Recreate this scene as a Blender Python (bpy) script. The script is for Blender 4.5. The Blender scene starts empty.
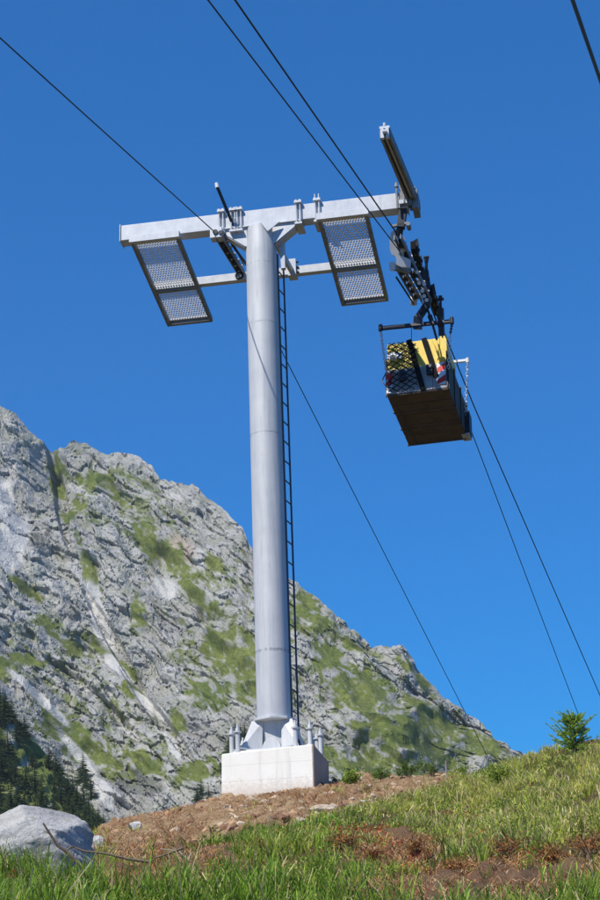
import bpy, math, random
import numpy as np
from mathutils import Vector, Matrix
rng = np.random.default_rng(7); random.seed(7)
S = bpy.context.scene; COL = S.collection
# ------------------------------------------------------------------ camera frame (calibrated) and measuring helpers
f = 1700.; p = np.radians(13.6); rho = np.radians(3.35); EYE = np.array([0, 0, 1.65])
F = np.array([0, np.cos(p), np.sin(p)]); U0 = np.array([0, -np.sin(p), np.cos(p)]); R0 = np.array([1., 0, 0])
RR = R0*np.cos(rho)-U0*np.sin(rho); UU = U0*np.cos(rho)+R0*np.sin(rho)
def P(x, y, d):
    x = np.asarray(x, float); y = np.asarray(y, float); d = np.asarray(d, float)
    return EYE+d[..., None]*(F+RR*((x-300)/f)[..., None]+UU*((450-y)/f)[..., None])
def pr(q):
    q = np.asarray(q, float)-EYE; d = q@F
    d = np.where(d < .3, .3, d)
    return 300+f*(q@RR)/d, 450-f*(q@UU)/d, d
def zrow(x, y, row):                       # height at which ground point (x,y) is seen on that row
    c = (450-row)/f
    return EYE[2]-(x*(UU[0]-c*F[0])+y*(UU[1]-c*F[1]))/(UU[2]-c*F[2])
# ------------------------------------------------------------------ noise
def hsh(ix, iy, s=0):
    h = (ix.astype(np.int64)*374761393+iy.astype(np.int64)*668265263+s*974634777) & 0x7fffffff
    h = ((h ^ (h >> 13))*1274126177) & 0x7fffffff
    h = ((h ^ (h >> 16))*2246822519) & 0x7fffffff
    return (h & 0xffffff)/float(0xffffff)
def vn(x, y, s=0):
    ix = np.floor(x); iy = np.floor(y); a = x-ix; b = y-iy
    a = a*a*(3-2*a); b = b*b*(3-2*b)
    v00 = hsh(ix, iy, s); v10 = hsh(ix+1, iy, s); v01 = hsh(ix, iy+1, s); v11 = hsh(ix+1, iy+1, s)
    return (v00*(1-a)+v10*a)*(1-b)+(v01*(1-a)+v11*a)*b
def fbm(x, y, o=4, s=0, g=.5):
    t = 0; a = 1; n = 0
    for k in range(o):
        t = t+a*(vn(x*2**k+k*17.3, y*2**k-k*9.1, s+k)*2-1); n += a; a *= g
    return t/n
def cells(x, y, s=0, tilt=1.):              # blocky facets: every cell its own height and slope; returns (height, cell random, edge distance)
    ix = np.floor(x); iy = np.floor(y)
    best = np.full(x.shape, 9.); sec = np.full(x.shape, 9.); hh = np.zeros(x.shape); cr = np.zeros(x.shape)
    for dx in (-1, 0, 1):
        for dy in (-1, 0, 1):
            cx = ix+dx; cy = iy+dy
            px = cx+.5+.9*(hsh(cx, cy, s)-.5); py = cy+.5+.9*(hsh(cx, cy, s+1)-.5)
            d = (x-px)**2+(y-py)**2
            r = hsh(cx, cy, s+2)
            h = (r-.5)*1.2+tilt*((hsh(cx, cy, s+3)-.5)*(x-px)+(hsh(cx, cy, s+4)-.25)*(y-py))*1.6
            m = d < best
            sec = np.where(m, best, np.minimum(sec, d)); hh = np.where(m, h, hh); cr = np.where(m, r, cr); best = np.where(m, d, best)
    return hh, cr, np.sqrt(sec)-np.sqrt(best)
def sm(a, b, x):
    t = np.clip((x-a)/(b-a), 0, 1); return t*t*(3-2*t)
# ------------------------------------------------------------------ objects
def tag(o, label=None, cat=None, group=None, kind=None):
    if label: o['label'] = label
    if cat: o['category'] = cat
    if group: o['group'] = group
    if kind: o['kind'] = kind
    return o
def link(name, me, parent=None):
    o = bpy.data.objects.new(name, me); COL.objects.link(o)
    if parent is not None: o.parent = parent
    return o
def empty(name, M=None, **k):
    o = link(name, None)
    if M is not None: o.matrix_world = M
    return tag(o, **k)
class MB:
    def __init__(s): s.v = []; s.f = []
    def add(s, vs, fs):
        n = len(s.v); s.v += [tuple(map(float, q)) for q in vs]; s.f += [tuple(i+n for i in g) for g in fs]; return s
    def box(s, x0, x1, y0, y1, z0, z1):
        return s.hexa([(x0, y0, z0), (x1, y0, z0), (x1, y1, z0), (x0, y1, z0), (x0, y0, z1), (x1, y0, z1), (x1, y1, z1), (x0, y1, z1)])
    def hexa(s, v): return s.add(v, [(3, 2, 1, 0), (4, 5, 6, 7), (0, 1, 5, 4), (1, 2, 6, 5), (2, 3, 7, 6), (3, 0, 4, 7)])
    def bar(s, a, b, w, h, up=(0, 0, 1)):   # rectangular bar from a to b
        a = Vector(a); b = Vector(b); d = (b-a).normalized(); r = d.cross(Vector(up))
        if r.length < 1e-4: r = d.cross(Vector((0, 1, 0)))
        r.normalize(); u = r.cross(d); r *= w/2; u *= h/2
        return s.hexa([a-r-u, a+r-u, b+r-u, b-r-u, a-r+u, a+r+u, b+r+u, b-r+u])
    def cyl(s, a, b, r0, r1=None, n=16, cap=True):
        r1 = r0 if r1 is None else r1
        a = Vector(a); b = Vector(b); d = (b-a).normalized()
        q = d.orthogonal().normalized(); w = d.cross(q)
        vs = []
        for c, r in ((a, r0), (b, r1)):
            for i in range(n):
                t = 2*math.pi*i/n; vs.append(c+q*math.cos(t)*r+w*math.sin(t)*r)
        fs = [(i, (i+1) % n, n+(i+1) % n, n+i) for i in range(n)]
        if cap: fs += [tuple(range(n-1, -1, -1)), tuple(range(n, 2*n))]
        return s.add(vs, fs)
    def tube(s, pts, r, n=8):
        pts = [Vector(q) for q in pts]; vs = []; m = len(pts); q = None
        for k, c in enumerate(pts):
            d = (pts[min(k+1, m-1)]-pts[max(k-1, 0)]).normalized()
            q = d.orthogonal().normalized() if q is None else (q-d*q.dot(d)).normalized()
            w = d.cross(q); rk = r[k] if isinstance(r, (list, tuple)) else r
            for i in range(n):
                t = 2*math.pi*i/n; vs.append(c+q*math.cos(t)*rk+w*math.sin(t)*rk)
        fs = [(k*n+i, k*n+(i+1) % n, (k+1)*n+(i+1) % n, (k+1)*n+i) for k in range(m-1) for i in range(n)]
        fs += [tuple(range(n-1, -1, -1)), tuple(range((m-1)*n, m*n))]
        return s.add(vs, fs)
    def prism(s, poly, off):                # flat outline given a thickness vector
        n = len(poly); off = Vector(off); a = [Vector(q) for q in poly]
        return s.add(a+[q+off for q in a], [tuple(range(n-1, -1, -1)), tuple(range(n, 2*n))]+[(i, (i+1) % n, n+(i+1) % n, n+i) for i in range(n)])
    def build(s, name, mat, parent=None, smooth=False, bevel=0, auto=None):
        me = bpy.data.meshes.new(name); me.from_pydata(s.v, [], s.f); me.validate(); me.materials.append(mat)
        import bmesh
        bm = bmesh.new(); bm.from_mesh(me); bmesh.ops.recalc_face_normals(bm, faces=bm.faces); bm.to_mesh(me); bm.free()
        if smooth or auto:
            me.polygons.foreach_set('use_smooth', [True]*len(me.polygons))
            me.set_sharp_from_angle(angle=math.radians(auto or 50))
        o = link(name, me, parent)
        if bevel:
            b = o.modifiers.new('bevel', 'BEVEL'); b.width = bevel; b.segments = 2; b.limit_method = 'ANGLE'; b.harden_normals = False
        return o
def bigmesh(name, V, quads=None, tris=None, mat=None, attrs={}, smooth=False, parent=None, mats=None, midx=None):
    me = bpy.data.meshes.new(name); me.vertices.add(len(V)); me.vertices.foreach_set('co', np.ascontiguousarray(V, dtype=np.float32).ravel())
    parts = [a for a in (quads, tris) if a is not None and len(a)]
    loops = np.concatenate([a.ravel() for a in parts]).astype(np.int32)
    tot = np.concatenate([np.full(len(a), a.shape[1]) for a in parts]).astype(np.int32)
    st = np.concatenate([[0], np.cumsum(tot)[:-1]]).astype(np.int32)
    me.loops.add(len(loops)); me.loops.foreach_set('vertex_index', loops)
    me.polygons.add(len(tot)); me.polygons.foreach_set('loop_start', st); me.polygons.foreach_set('loop_total', tot)
    me.polygons.foreach_set('use_smooth', np.full(len(tot), smooth))
    for k, a in attrs.items():
        a = np.asarray(a, dtype=np.float32)
        if a.ndim == 1: me.attributes.new(k, 'FLOAT', 'POINT').data.foreach_set('value', a)
        else:
            c = np.ones((len(a), 4), np.float32); c[:, :3] = a
            me.attributes.new(k, 'FLOAT_COLOR', 'POINT').data.foreach_set('color', c.ravel())
    if mat: me.materials.append(mat)
    me.update(calc_edges=True); me.validate()
    return link(name, me, parent)
def grid(n, m):
    i = np.arange(n-1)[:, None]*m+np.arange(m-1)[None, :]
    return np.stack([i, i+1, i+m+1, i+m], -1).reshape(-1, 4)
# ------------------------------------------------------------------ materials
class N:
    def __init__(s, name):
        s.m = bpy.data.materials.new(name); s.m.use_nodes = True; s.t = s.m.node_tree; s.b = s.t.nodes['Principled BSDF']
    def n(s, t, **k):
        o = s.t.nodes.new(t)
        for a, v in k.items():
            if hasattr(o, a): setattr(o, a, v)
            else: s.inp(o, a, v)
        return o
    def inp(s, o, a, v):
        a = o.inputs[a]
        if hasattr(v, 'links') or isinstance(v, bpy.types.NodeSocket): s.t.links.new(v, a)
        else: a.default_value = v
    def noise(s, vec, scale, det=4, rough=.55):
        o = s.t.nodes.new('ShaderNodeTexNoise'); s.inp(o, 'Scale', scale); s.inp(o, 'Detail', det); s.inp(o, 'Roughness', rough)
        if vec is not None: s.t.links.new(vec, o.inputs['Vector'])
        return o.outputs['Fac']
    def ramp(s, fac, stops):
        o = s.t.nodes.new('ShaderNodeValToRGB'); s.t.links.new(fac, o.inputs[0]); e = o.color_ramp.elements
        while len(e) < len(stops): e.new(.5)
        for q, (a, c) in zip(e, stops): q.position = a; q.color = (*c, 1) if len(c) == 3 else c
        return o.outputs[0]
    def mix(s, fac, a, b, mode='MIX'):
        o = s.t.nodes.new('ShaderNodeMix'); o.data_type = 'RGBA'; o.blend_type = mode
        for i, v in ((0, fac), (6, a), (7, b)):
            if isinstance(v, bpy.types.NodeSocket): s.t.links.new(v, o.inputs[i])
            else: o.inputs[i].default_value = v if i == 0 else ((*v, 1) if len(v) == 3 else v)
        return o.outputs[2]
    def math(s, op, a, b=0.):
        o = s.t.nodes.new('ShaderNodeMath'); o.operation = op
        for i, v in ((0, a), (1, b)):
            if isinstance(v, bpy.types.NodeSocket): s.t.links.new(v, o.inputs[i])
            else: o.inputs[i].default_value = v
        return o.outputs[0]
    def coord(s, w='Object', scale=None, rot=None):
        o = s.t.nodes.new('ShaderNodeTexCoord').outputs[w]
        if scale is None: return o
        q = s.t.nodes.new('ShaderNodeMapping'); s.t.links.new(o, q.inputs[0]); q.inputs['Scale'].default_value = scale
        if rot: q.inputs['Rotation'].default_value = rot
        return q.outputs[0]
    def attr(s, n):
        o = s.t.nodes.new('ShaderNodeAttribute'); o.attribute_name = n; return o
    def out(s, col, rough=.8, bump=None, bs=.5, bd=.02, metal=0., spec=.3):
        s.inp(s.b, 'Base Color', col if isinstance(col, bpy.types.NodeSocket) else (*col, 1)); s.inp(s.b, 'Roughness', rough)
        s.inp(s.b, 'Metallic', metal); s.inp(s.b, 'Specular IOR Level', spec)
        if bump is not None:
            o = s.t.nodes.new('ShaderNodeBump'); o.inputs['Strength'].default_value = bs; o.inputs['Distance'].default_value = bd
            s.t.links.new(bump, o.inputs['Height']); s.t.links.new(o.outputs[0], s.b.inputs['Normal'])
        return s.m
def metal_mat(name, a, b, rough=.5, metal=.0, streak=1., spec=.4, pale=.18):
    n = N(name); c = n.coord()
    k = n.noise(c, 3.5, 6, .65); k2 = n.noise(n.coord('Object', (5, 5, .6)), 3, 5, .6); k3 = n.noise(c, 40, 3)
    col = n.mix(n.ramp(k, [(.35, (0, 0, 0)), (.68, (1, 1, 1))]), a, b)
    dark = tuple(v*.78 for v in a)
    col = n.mix(n.math('MULTIPLY', n.ramp(k2, [(.52, (0, 0, 0)), (.75, (1, 1, 1))]), .55*streak), col, dark)
    col = n.mix(n.math('MULTIPLY', n.ramp(k3, [(.4, (0, 0, 0)), (.7, (1, 1, 1))]), pale), col, (.75, .78, .8))
    return n.out(col, n.math('ADD', n.math('MULTIPLY', k3, .2), rough-.1), k3, .15, .004, metal, spec)
M = {}
M['galv'] = metal_mat('galvanised_steel', (.47, .49, .51), (.60, .61, .62), .52, .12)
def pole_mat():
    n = N('pole_steel'); c = n.coord()
    k = n.noise(c, 1.6, 6, .6); k2 = n.noise(n.coord('Object', (6, 6, .35)), 2.2, 5, .6)
    col = n.mix(n.ramp(k, [(.3, (0, 0, 0)), (.7, (1, 1, 1))]), (.515, .52, .515), (.62, .62, .60))
    col = n.mix(n.math('MULTIPLY', n.ramp(k2, [(.48, (0, 0, 0)), (.68, (1, 1, 1))]), .5), col, (.38, .405, .42))
    # weld seams: rings round the tube where it was joined, and stained bands above and below them
    sp = n.t.nodes.new('ShaderNodeSeparateXYZ'); n.t.links.new(c, sp.inputs[0]); z = sp.outputs[2]
    wob = n.math('MULTIPLY', n.noise(c, 2.5, 2), .05)
    for z0, w, st in ((2.05, .035, .6), (6.9, .02, .3), (9.55, .022, .4), (11.05, .02, .3)):
        d = n.math('ABSOLUTE', n.math('SUBTRACT', n.math('ADD', z, wob), z0+.02))
        m = n.math('LESS_THAN', d, w)
        br = n.ramp(n.noise(n.coord('Object', (9, 9, 2)), 1.5, 3), [(.42, (0, 0, 0)), (.55, (1, 1, 1))])
        col = n.mix(n.math('MULTIPLY', n.math('MULTIPLY', m, st), br), col, (.25, .26, .28))
    ru = n.ramp(n.noise(n.coord('Object', (4, 4, 1.3)), 2.7, 4), [(.66, (0, 0, 0)), (.74, (1, 1, 1))])
    col = n.mix(n.math('MULTIPLY', ru, .25), col, (.42, .30, .26))
    return n.out(col, .58, n.noise(c, 30, 3), .12, .004, .12, .35)
M['pole'] = pole_mat()
M['frame'] = metal_mat('weathered_frame_steel', (.14, .145, .14), (.24, .245, .24), .6, .1)
M['grate'] = metal_mat('grating_steel', (.78, .79, .8), (.88, .88, .88), .4, .1)
M['dark'] = metal_mat('greased_dark_steel', (.014, .016, .02), (.035, .038, .045), .5, .1, pale=.01)
M['lad'] = metal_mat('ladder_steel', (.05, .06, .08), (.11, .12, .14), .5, .2, pale=.05)
M['blue'] = metal_mat('dark_blue_paint', (.010, .015, .034), (.022, .03, .06), .45, pale=.01)
M['rope'] = N('wire_rope').out((.028, .03, .034), .55, None)
def rope_mat():
    n = N('laid_wire_rope'); w = n.t.nodes.new('ShaderNodeTexWave'); w.bands_direction = 'DIAGONAL'; w.inputs['Scale'].default_value = 14
    n.t.links.new(n.coord(), w.inputs[0])
    return n.out(n.mix(w.outputs[1], (.03, .035, .03), (.10, .11, .10)), .6, w.outputs[1], .6, .01)
M['rope2'] = rope_mat()
def conc():
    n = N('cast_concrete'); c = n.coord(); k = n.noise(c, 2, 6, .6); k2 = n.noise(c, 30, 4)
    col = n.mix(n.ramp(k, [(.35, (0, 0, 0)), (.7, (1, 1, 1))]), (.90, .855, .73), (.95, .92, .82))
    sp = n.t.nodes.new('ShaderNodeSeparateXYZ'); n.t.links.new(c, sp.inputs[0])
    low = n.math('SUBTRACT', n.math('ADD', sp.outputs[2], n.math('MULTIPLY', n.noise(c, 3, 3), .35)), -.95)
    col = n.mix(n.ramp(low, [(.0, (.8, .8, .8)), (.22, (0, 0, 0))]), col, (.70, .62, .54))
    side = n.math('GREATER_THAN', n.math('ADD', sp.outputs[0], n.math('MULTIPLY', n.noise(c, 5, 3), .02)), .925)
    col = n.mix(n.math('MULTIPLY', side, .8), col, n.mix(k, (.20, .115, .065), (.36, .235, .15)))  # brown right face, with the unlit side's shade mixed into its colour
    for zz in (-.42, -.74, -1.06):
        ln = n.math('LESS_THAN', n.math('ABSOLUTE', n.math('SUBTRACT', sp.outputs[2], zz)), .006); col = n.mix(n.math('MULTIPLY', ln, .25), col, (.42, .38, .33))
    sps = n.math('MULTIPLY', n.ramp(n.math('ADD', n.math('MULTIPLY', sp.outputs[2], -.6), n.math('MULTIPLY', n.noise(c, 14, 5, .8), .6)), [(.72, (0, 0, 0)), (.86, (1, 1, 1))]), .35); col = n.mix(sps, col, (.48, .33, .21))
    hol = n.ramp(n.noise(c, 45, 1), [(.74, (0, 0, 0)), (.77, (1, 1, 1))]); col = n.mix(n.math('MULTIPLY', hol, .5), col, (.3, .28, .25))
    run = n.ramp(n.noise(n.coord('Object', (7, 7, .5)), 1.3, 4), [(.58, (0, 0, 0)), (.74, (1, 1, 1))])
    col = n.mix(n.math('MULTIPLY', run, .3), col, (.5, .47, .42))
    return n.out(col, .85, k2, .4, .01)
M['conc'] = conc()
def plank(a, b, sc=(2, 10, 10)):
    n = N('weathered_planks'); g = n.noise(n.coord('Object', sc), 3, 5, .6); k = n.noise(n.coord(), 2, 4)
    col = n.mix(g, a, b); col = n.mix(n.math('MULTIPLY', n.ramp(k, [(.45, (0, 0, 0)), (.7, (1, 1, 1))]), .5), col, tuple(v*.5 for v in a))
    return n.out(col, .75, g, .4, .006)
M['wood'] = plank((.075, .052, .036), (.16, .115, .078))
M['grey'] = plank((.28, .27, .27), (.46, .44, .43), (8, 8, 3))
def flat(name, c, rough=.5, var=.25, sc=6):
    n = N(name); k = n.noise(n.coord(), sc, 5, .6)
    return n.out(n.mix(k, tuple(v*(1-var) for v in c), tuple(min(1, v*(1+var)) for v in c)), rough, k, .2, .004)
M['yellow'] = flat('yellow_paint', (.78, .56, .09)); M['black'] = flat('black_paint', (.008, .008, .008), .95); M['red'] = flat('red_paint', (.62, .035, .025)); M['white'] = flat('white_paint', (.75, .76, .76), .4, .1)
M['galvch'] = flat('bright_zinc', (.62, .64, .66), .35, .1)
# ------------------------------------------------------------------ TOWER
psi = np.radians(9); dl = np.radians(8)
B = P(275, 751, 34.6)
Yh = np.array([np.sin(psi), np.cos(psi), 0]); XL = np.array([np.cos(psi), -np.sin(psi), 0]); Z3 = np.array([0, 0, 1.])
ZL = Z3*np.cos(dl)+Yh*np.sin(dl); YL = Yh*np.cos(dl)-Z3*np.sin(dl)
def mat4(o, x, y, z):
    m = Matrix.Identity(4)
    for i in range(3): m[i][0] = x[i]; m[i][1] = y[i]; m[i][2] = z[i]; m[i][3] = o[i]
    return m
MT = mat4(B, XL, YL, ZL); MTi = MT.inverted()
T = empty('cableway_tower', MT, label='tall pale grey steel cableway tower with a wide crossarm, standing on the white concrete block', cat='cableway tower')
rp = .355
g = MB(); n = 48; prof = [(.60, rp), (3.18, rp), (9.55, rp), (11.4, rp*.99), (12.02, rp*.90)]
for (z0, r0), (z1, r1) in zip(prof[:-1], prof[1:]): g.cyl((0, 0, z0), (0, 0, z1), r0, r1, n, cap=False)
g.add([(rp*.9*math.cos(2*math.pi*i/n), rp*.9*math.sin(2*math.pi*i/n), 12.02) for i in range(n)], [tuple(range(n))])
tube = g.build('tube', M['pole'], T, smooth=True)
for z in (2.05, 6.9):
    g = MB(); g.tube([((rp+.001)*math.cos(t), (rp+.001)*math.sin(t), z) for t in np.linspace(0, 2*math.pi, 41)], .0025, 6)
    g.build('weld_seam', M['pole'], tube, smooth=True)
# foot: collar, flaring gussets, core, arched front plate, base plate, anchor posts
foot = MB(); foot.cyl((0, 0, .585), (0, 0, .63), .47, .47, 8)
foot.build('collar_plate', M['pole'], T, bevel=.006)
MB().box(-.62, .62, -.62, .62, -.10, -.06).build('base_plate', M['pole'], T, bevel=.006)
for s in (-1, 1):
    for t in (-1, 1):
        gs = MB(); gs.prism([(s*.19, t*.20, .585), (s*.42, t*.24, .585), (s*.60, t*.58, -.06), (s*.20, t*.34, -.06)], (0, t*.018, 0)); gs.build('gusset_plate', M['pole'], T, bevel=.003)
    gs = MB()
    gs.prism([(s*.21, -.22, .585), (s*.21, .22, .585), (s*.21, .22, -.06), (s*.21, -.22, -.06)], (s*.018, 0, 0))
    gs.build('web_plate', M['pole'], T, bevel=.003); gs = MB()
    gs.prism([(s*.40, -.16, .585), (s*.40, .16, .585), (s*.61, .2, -.06), (s*.61, -.2, -.06)], (s*.018, 0, 0))
    gs.build('gusset_plate', M['pole'], T, bevel=.003)
MB().box(-.20, .20, -.20, .20, -.06, .585).build('core_box', M['pole'], T, bevel=.004)
arc = [(.2*math.cos(t), -.235, -.06+.26*math.sin(t)) for t in np.linspace(0, math.pi, 17)]
MB().prism(arc, (0, -.14, 0)).build('arched_cover', M['pole'], T, bevel=.004)
for (x, y) in ((-.78, -.55), (-.62, -.72), (.56, -.74), (.83, -.58), (-.78, .55), (.80, .45), (.66, .72), (.93, .12), (-.60, .72)):
    a = MB(); a.cyl((x, y, -.12), (x, y, .27), .048, .048, 14); a.cyl((x, y, .27), (x, y, .30), .08, .08, 14); a.cyl((x, y, .30), (x, y, .37), .05, .042, 6); a.cyl((x, y, .37), (x, y, .44), .024, .02, 10)
    a.build('anchor_bolt', M['pole'], T, auto=35)
    MB().bar((x*.62, y*.62, -.04), (x, y, -.04), .09, .035).build('anchor_lug', M['galv'], T)
# crossarm and its saddle
za, zb = 12.075, 12.47
arm = MB().box(-3.28, 3.40, -.16, .16, za, zb).build('crossarm', M['galv'], T, bevel=.012)
for s, x in ((-1, -3.28), (1, 3.40)): MB().box(min(x, x+s*.02), max(x, x+s*.02), -.19, .19, za-.03, zb+.02).build('end_plate', M['galv'], arm, bevel=.003)
sd = MB()
sd.hexa([(-.87, -.20, za-.035), (.97, -.20, za-.035), (.97, .20, za-.035), (-.87, .20, za-.035), (-.87, -.20, za-.004), (.97, -.20, za-.004), (.97, .20, za-.004), (-.87, .20, za-.004)])
sd.build('saddle_plate', M['galv'], T, bevel=.004)
for s in (-1, 1):
    sg = MB()
    for y in (-.15, .13): sg.prism([(s*.30, y, za-.036), (s*.88, y, za-.036), (s*.80, y, za-.16), (s*.34, y, za-.52), (s*.30, y, za-.52)], (0, .02, 0))
    sg.hexa([(s*.345, -.13, za-.54), (s*.345, .13, za-.54), (s*.83, .13, za-.17), (s*.83, -.13, za-.17), (s*.36, -.13, za-.52), (s*.36, .13, za-.52), (s*.82, .13, za-.14), (s*.82, -.13, za-.14)])
    sg.build('saddle_gusset', M['galv'], T, bevel=.003)
sg = MB(); sg.prism([(.05, -.33, za-.036), (.50, -.26, za-.036), (.22, -.34, za-.30)], (0, .02, 0))
sg.build('saddle_rib', M['galv'], T, bevel=.003)
# strap clamps over the crossarm
for x in (-.88, -.60, -.46, .92, 1.36):
    c = MB(); c.box(x-.085, x+.085, -.26, .26, zb+.006, zb+.06)
    tall = .10 if x < 1 else .19
    for y in (-.215, .215):
        for dx in (-.045, .045):
            c.cyl((x+dx, y, za-.16), (x+dx, y, zb+tall), .017, .017, 8); c.cyl((x+dx, y, zb+.06), (x+dx, y, zb+.095), .034, .034, 6)
    c.box(x-.085, x+.085, -.26, .26, za-.15, za-.10)
    c.build('strap_clamp', M['galv'], T, bevel=.003)
# lower beam behind the pole, brackets
yb, zm = 1.76, 11.79
MB().box(-3.0, 2.46, yb-.085, yb+.085, zm-.11, zm+.09).build('lower_beam', M['galv'], T, bevel=.006)
for s in (-1, 1):
    br = MB(); br.box(s*.42-.10, s*.42+.10, yb-.14, yb+.14, zm-.17, zm+.27)
    br.bar((s*.40, yb-.14, zm-.02), (s*.33, .1, zm-.12), .08, .16)
    br.build('beam_bracket', M['galv'], T, bevel=.005)
    for dz in (-.08, .05, .18): MB().cyl((s*.51, yb-.10, zm+dz), (s*.58, yb-.10, zm+dz), .022, .022, 6).build('bracket_bolt', M['dark'], T)
# maintenance platforms
def platform(x0, x1, ya, ye, zt0, zt1):
    def pt(x, t, h=0): return Vector((x, ya+(ye-ya)*t, zt0+(zt1-zt0)*t+h))
    r = link('maintenance_platform', None, T)
    fr = MB()
    for x in (x0, x1): fr.bar(pt(x, 0), pt(x, 1), .085, .12)
    for t in (.585, 1): fr.bar(pt(x0-.04, t), pt(x1+.04, t), .10, .12)
    fr.build('platform_frame', M['frame'], r, bevel=.004)
    MB().bar(pt(x0-.06, -.012, .02), pt(x1+.06, -.012, .02), .14, .17).build('hinge_beam', M['galv'], r, bevel=.006)
    MB().bar(pt(x0+.04, .975, .04), pt(x1-.04, .975, .04), .03, .05).build('toe_board', M['galvch'], r)
    MB().bar(pt(x0+.04, .56, .05), pt(x1-.04, .56, .05), .015, .14).build('toe_board', M['galvch'], r)
    gr = MB(); nx = 15
    px = (x1-x0-.10)/nx; Lh = math.hypot(ye-ya, zt1-zt0); ny = int(Lh/.088); w = .017
    for j in range(ny):                    # expanded metal: staggered zigzag strands
        t0 = (j+.15)/ny*.985; t1 = (j+.85)/ny*.985
        if abs((t0+t1)/2-.585) < .016: continue
        for i in range(nx*2):
            xa = x0+.05+px*i/2; xb = x0+.05+px*(i+1)/2
            a, b = (t0, t1) if (i+j) % 2 else (t1, t0)
            A = pt(xa, a, .035); Bq = pt(xb, b, .035)
            gr.bar(A, Bq, w, .024)
    gr.build('grating', M['grate'], r)
    return r
platform(-2.94, -1.88, -.34, 3.02, 11.90, 11.40)
platform(1.42, 2.49, -.34, 3.02, 11.92, 11.44)
# ladder with rails and rungs up the right side of the pole
Lr = link('ladder', None, T)
for (x, y) in ((.37, .02), (.435, .38)): MB().bar((x, y, .1), (x, y, 11.35), .035, .05, (0, 1, 0)).build('rail', M['lad'], Lr)
for k in range(24): MB().cyl((.37, .02, .35+k*.46), (.435, .38, .35+k*.46), .016, .016, 8).build('rung', M['lad'], Lr, auto=40)
for z in (.9, 3.2, 5.5, 7.8, 10.1): MB().bar((.30, .05, z), (.38, .05, z), .05, .02).build('stay', M['lad'], Lr)
g = MB(); g.box(.43, .53, .05, .16, 11.0, 12.0); g.build('ladder_head', M['galv'], Lr, bevel=.004)
# sheave assemblies
def loc(w): return MTi @ Vector(w)
def wheel(mb, c, ax, r, w):
    c = Vector(c); ax = Vector(ax).normalized()
    mb.cyl(c-ax*w, c-ax*w*.4, r, r, 20); mb.cyl(c-ax*w*.4, c+ax*w*.4, r*.82, r*.82, 20); mb.cyl(c+ax*w*.4, c+ax*w, r, r, 20); mb.cyl(c-ax*w*1.5, c+ax*w*1.5, r*.3, r*.3, 10)
def sheaves(a, b, nw, r, side, name, drop=.0):
    a = Vector(a); b = Vector(b); d = (b-a).normalized(); ax = d.cross(Vector((0, 0, 1))).normalized(); up = ax.cross(d)
    root = link(name, None, T)
    g = MB()
    for o in (-.075, .075):
        g.bar(a+ax*o-d*.12, b+ax*o+d*.12, .02, .13, up)
    g.build('sheave_beam', M['frame'], root, bevel=.003)
    for k in range(nw):
        w = MB(); c = a+(b-a)*((k+.5)/nw)+up*.05; wheel(w, c, ax, r, .035)
        w.build('sheave', M['dark'], root, auto=35)
        q = MB(); q.cyl(c-ax*.12, c+ax*.12, .022, .022, 8); q.build('axle', M['galvch'], root)
    return root, a, b, d, ax, up
aL, bL = loc(P(221, 240, 38.9)), loc(P(240, 271, 40.6))
rL, a, b, d, ax, up = sheaves(aL, bL, 5, .135, 1, 'sheave_train')
g = MB(); g.box(-1.12, -.84, -.34, -.10, za-.30, za-.04); g.bar((-1.05, -.2, za-.25), tuple(a+up*.1), .10, .10); g.build('hanger_bracket', M['galv'], rL, bevel=.005)
g = MB(); g.cyl((-.99, -.37, za-.17), (-.99, -.33, za-.17), .06, .06, 16); g.cyl((-.87, -.37, za-.20), (-.87, -.33, za-.20), .05, .05, 16); g.build('bracket_pin', M['dark'], rL)
g = MB(); g.tube([(-.80, -.1, za-.10), (-.72, .3, za-.22), (-.60, .9, za-.3), (-.62, 1.4, zm+.12)], .03, 8); g.build('stay_rod', M['dark'], rL, smooth=True)
g = MB(); g.tube([tuple(a+up*.14+ax*.1), tuple(a+(b-a)*.5+up*.2+ax*.12), tuple(b+up*.14+ax*.1)], .022, 8); g.build('rope_guard', M['frame'], rL, smooth=True)
# towing ring under the lower beam
g = MB(); g.tube([(-.86+.085*math.cos(t), yb-.11, zm+.0+.085*math.sin(t)) for t in np.linspace(0, 2*math.pi, 21)], .022, 8); g.build('lifting_ring', M['dark'], T, smooth=True)
# lifting beams that point out over the near side
PT = MTi @ Vector(P(217.3, 187, 38.75))
po = MB(); po.bar((-.60, -.1, 12.10), tuple(PT), .05, .07); po.build('lifting_arm', M['dark'], T, bevel=.004)
po = MB(); po.cyl(PT+Vector((0, 0, -.02)), PT+Vector((-.02, 0, .10)), .045, .04, 10); po.build('arm_tip', M['white'], T)
lb = link('lifting_beam', None, T)
A0, B0 = Vector((3.26, -2.75, 12.45)), Vector((3.56, .25, 12.30))
g = MB()
for o in (-.09, .09): g.bar(A0+Vector((o, 0, 0)), B0+Vector((o, 0, 0)), .05, .22)
g.bar(A0+Vector((0, .04, .09)), B0+Vector((0, 0, .09)), .14, .03)
g.build('channel', M['frame'], lb, bevel=.004)
MB().bar(A0+Vector((0, .1, -.02)), B0+Vector((0, -.1, -.02)), .05, .05).build('guide_strip', M['galv'], lb)
g = MB(); g.box(3.17, 3.24, -2.82, -2.74, 12.30, 12.56); g.box(3.28, 3.35, -2.82, -2.74, 12.30, 12.54); g.box(3.15, 3.37, -2.80, -2.72, 12.54, 12.60); g.cyl((3.22, -2.86, 12.42), (3.31, -2.86, 12.42), .045, .045, 12)
g.cyl((3.26, -2.78, 12.60), (3.26, -2.78, 12.68), .03, .03, 8)
g.build('end_bracket', M['galvch'], lb, bevel=.004)
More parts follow.
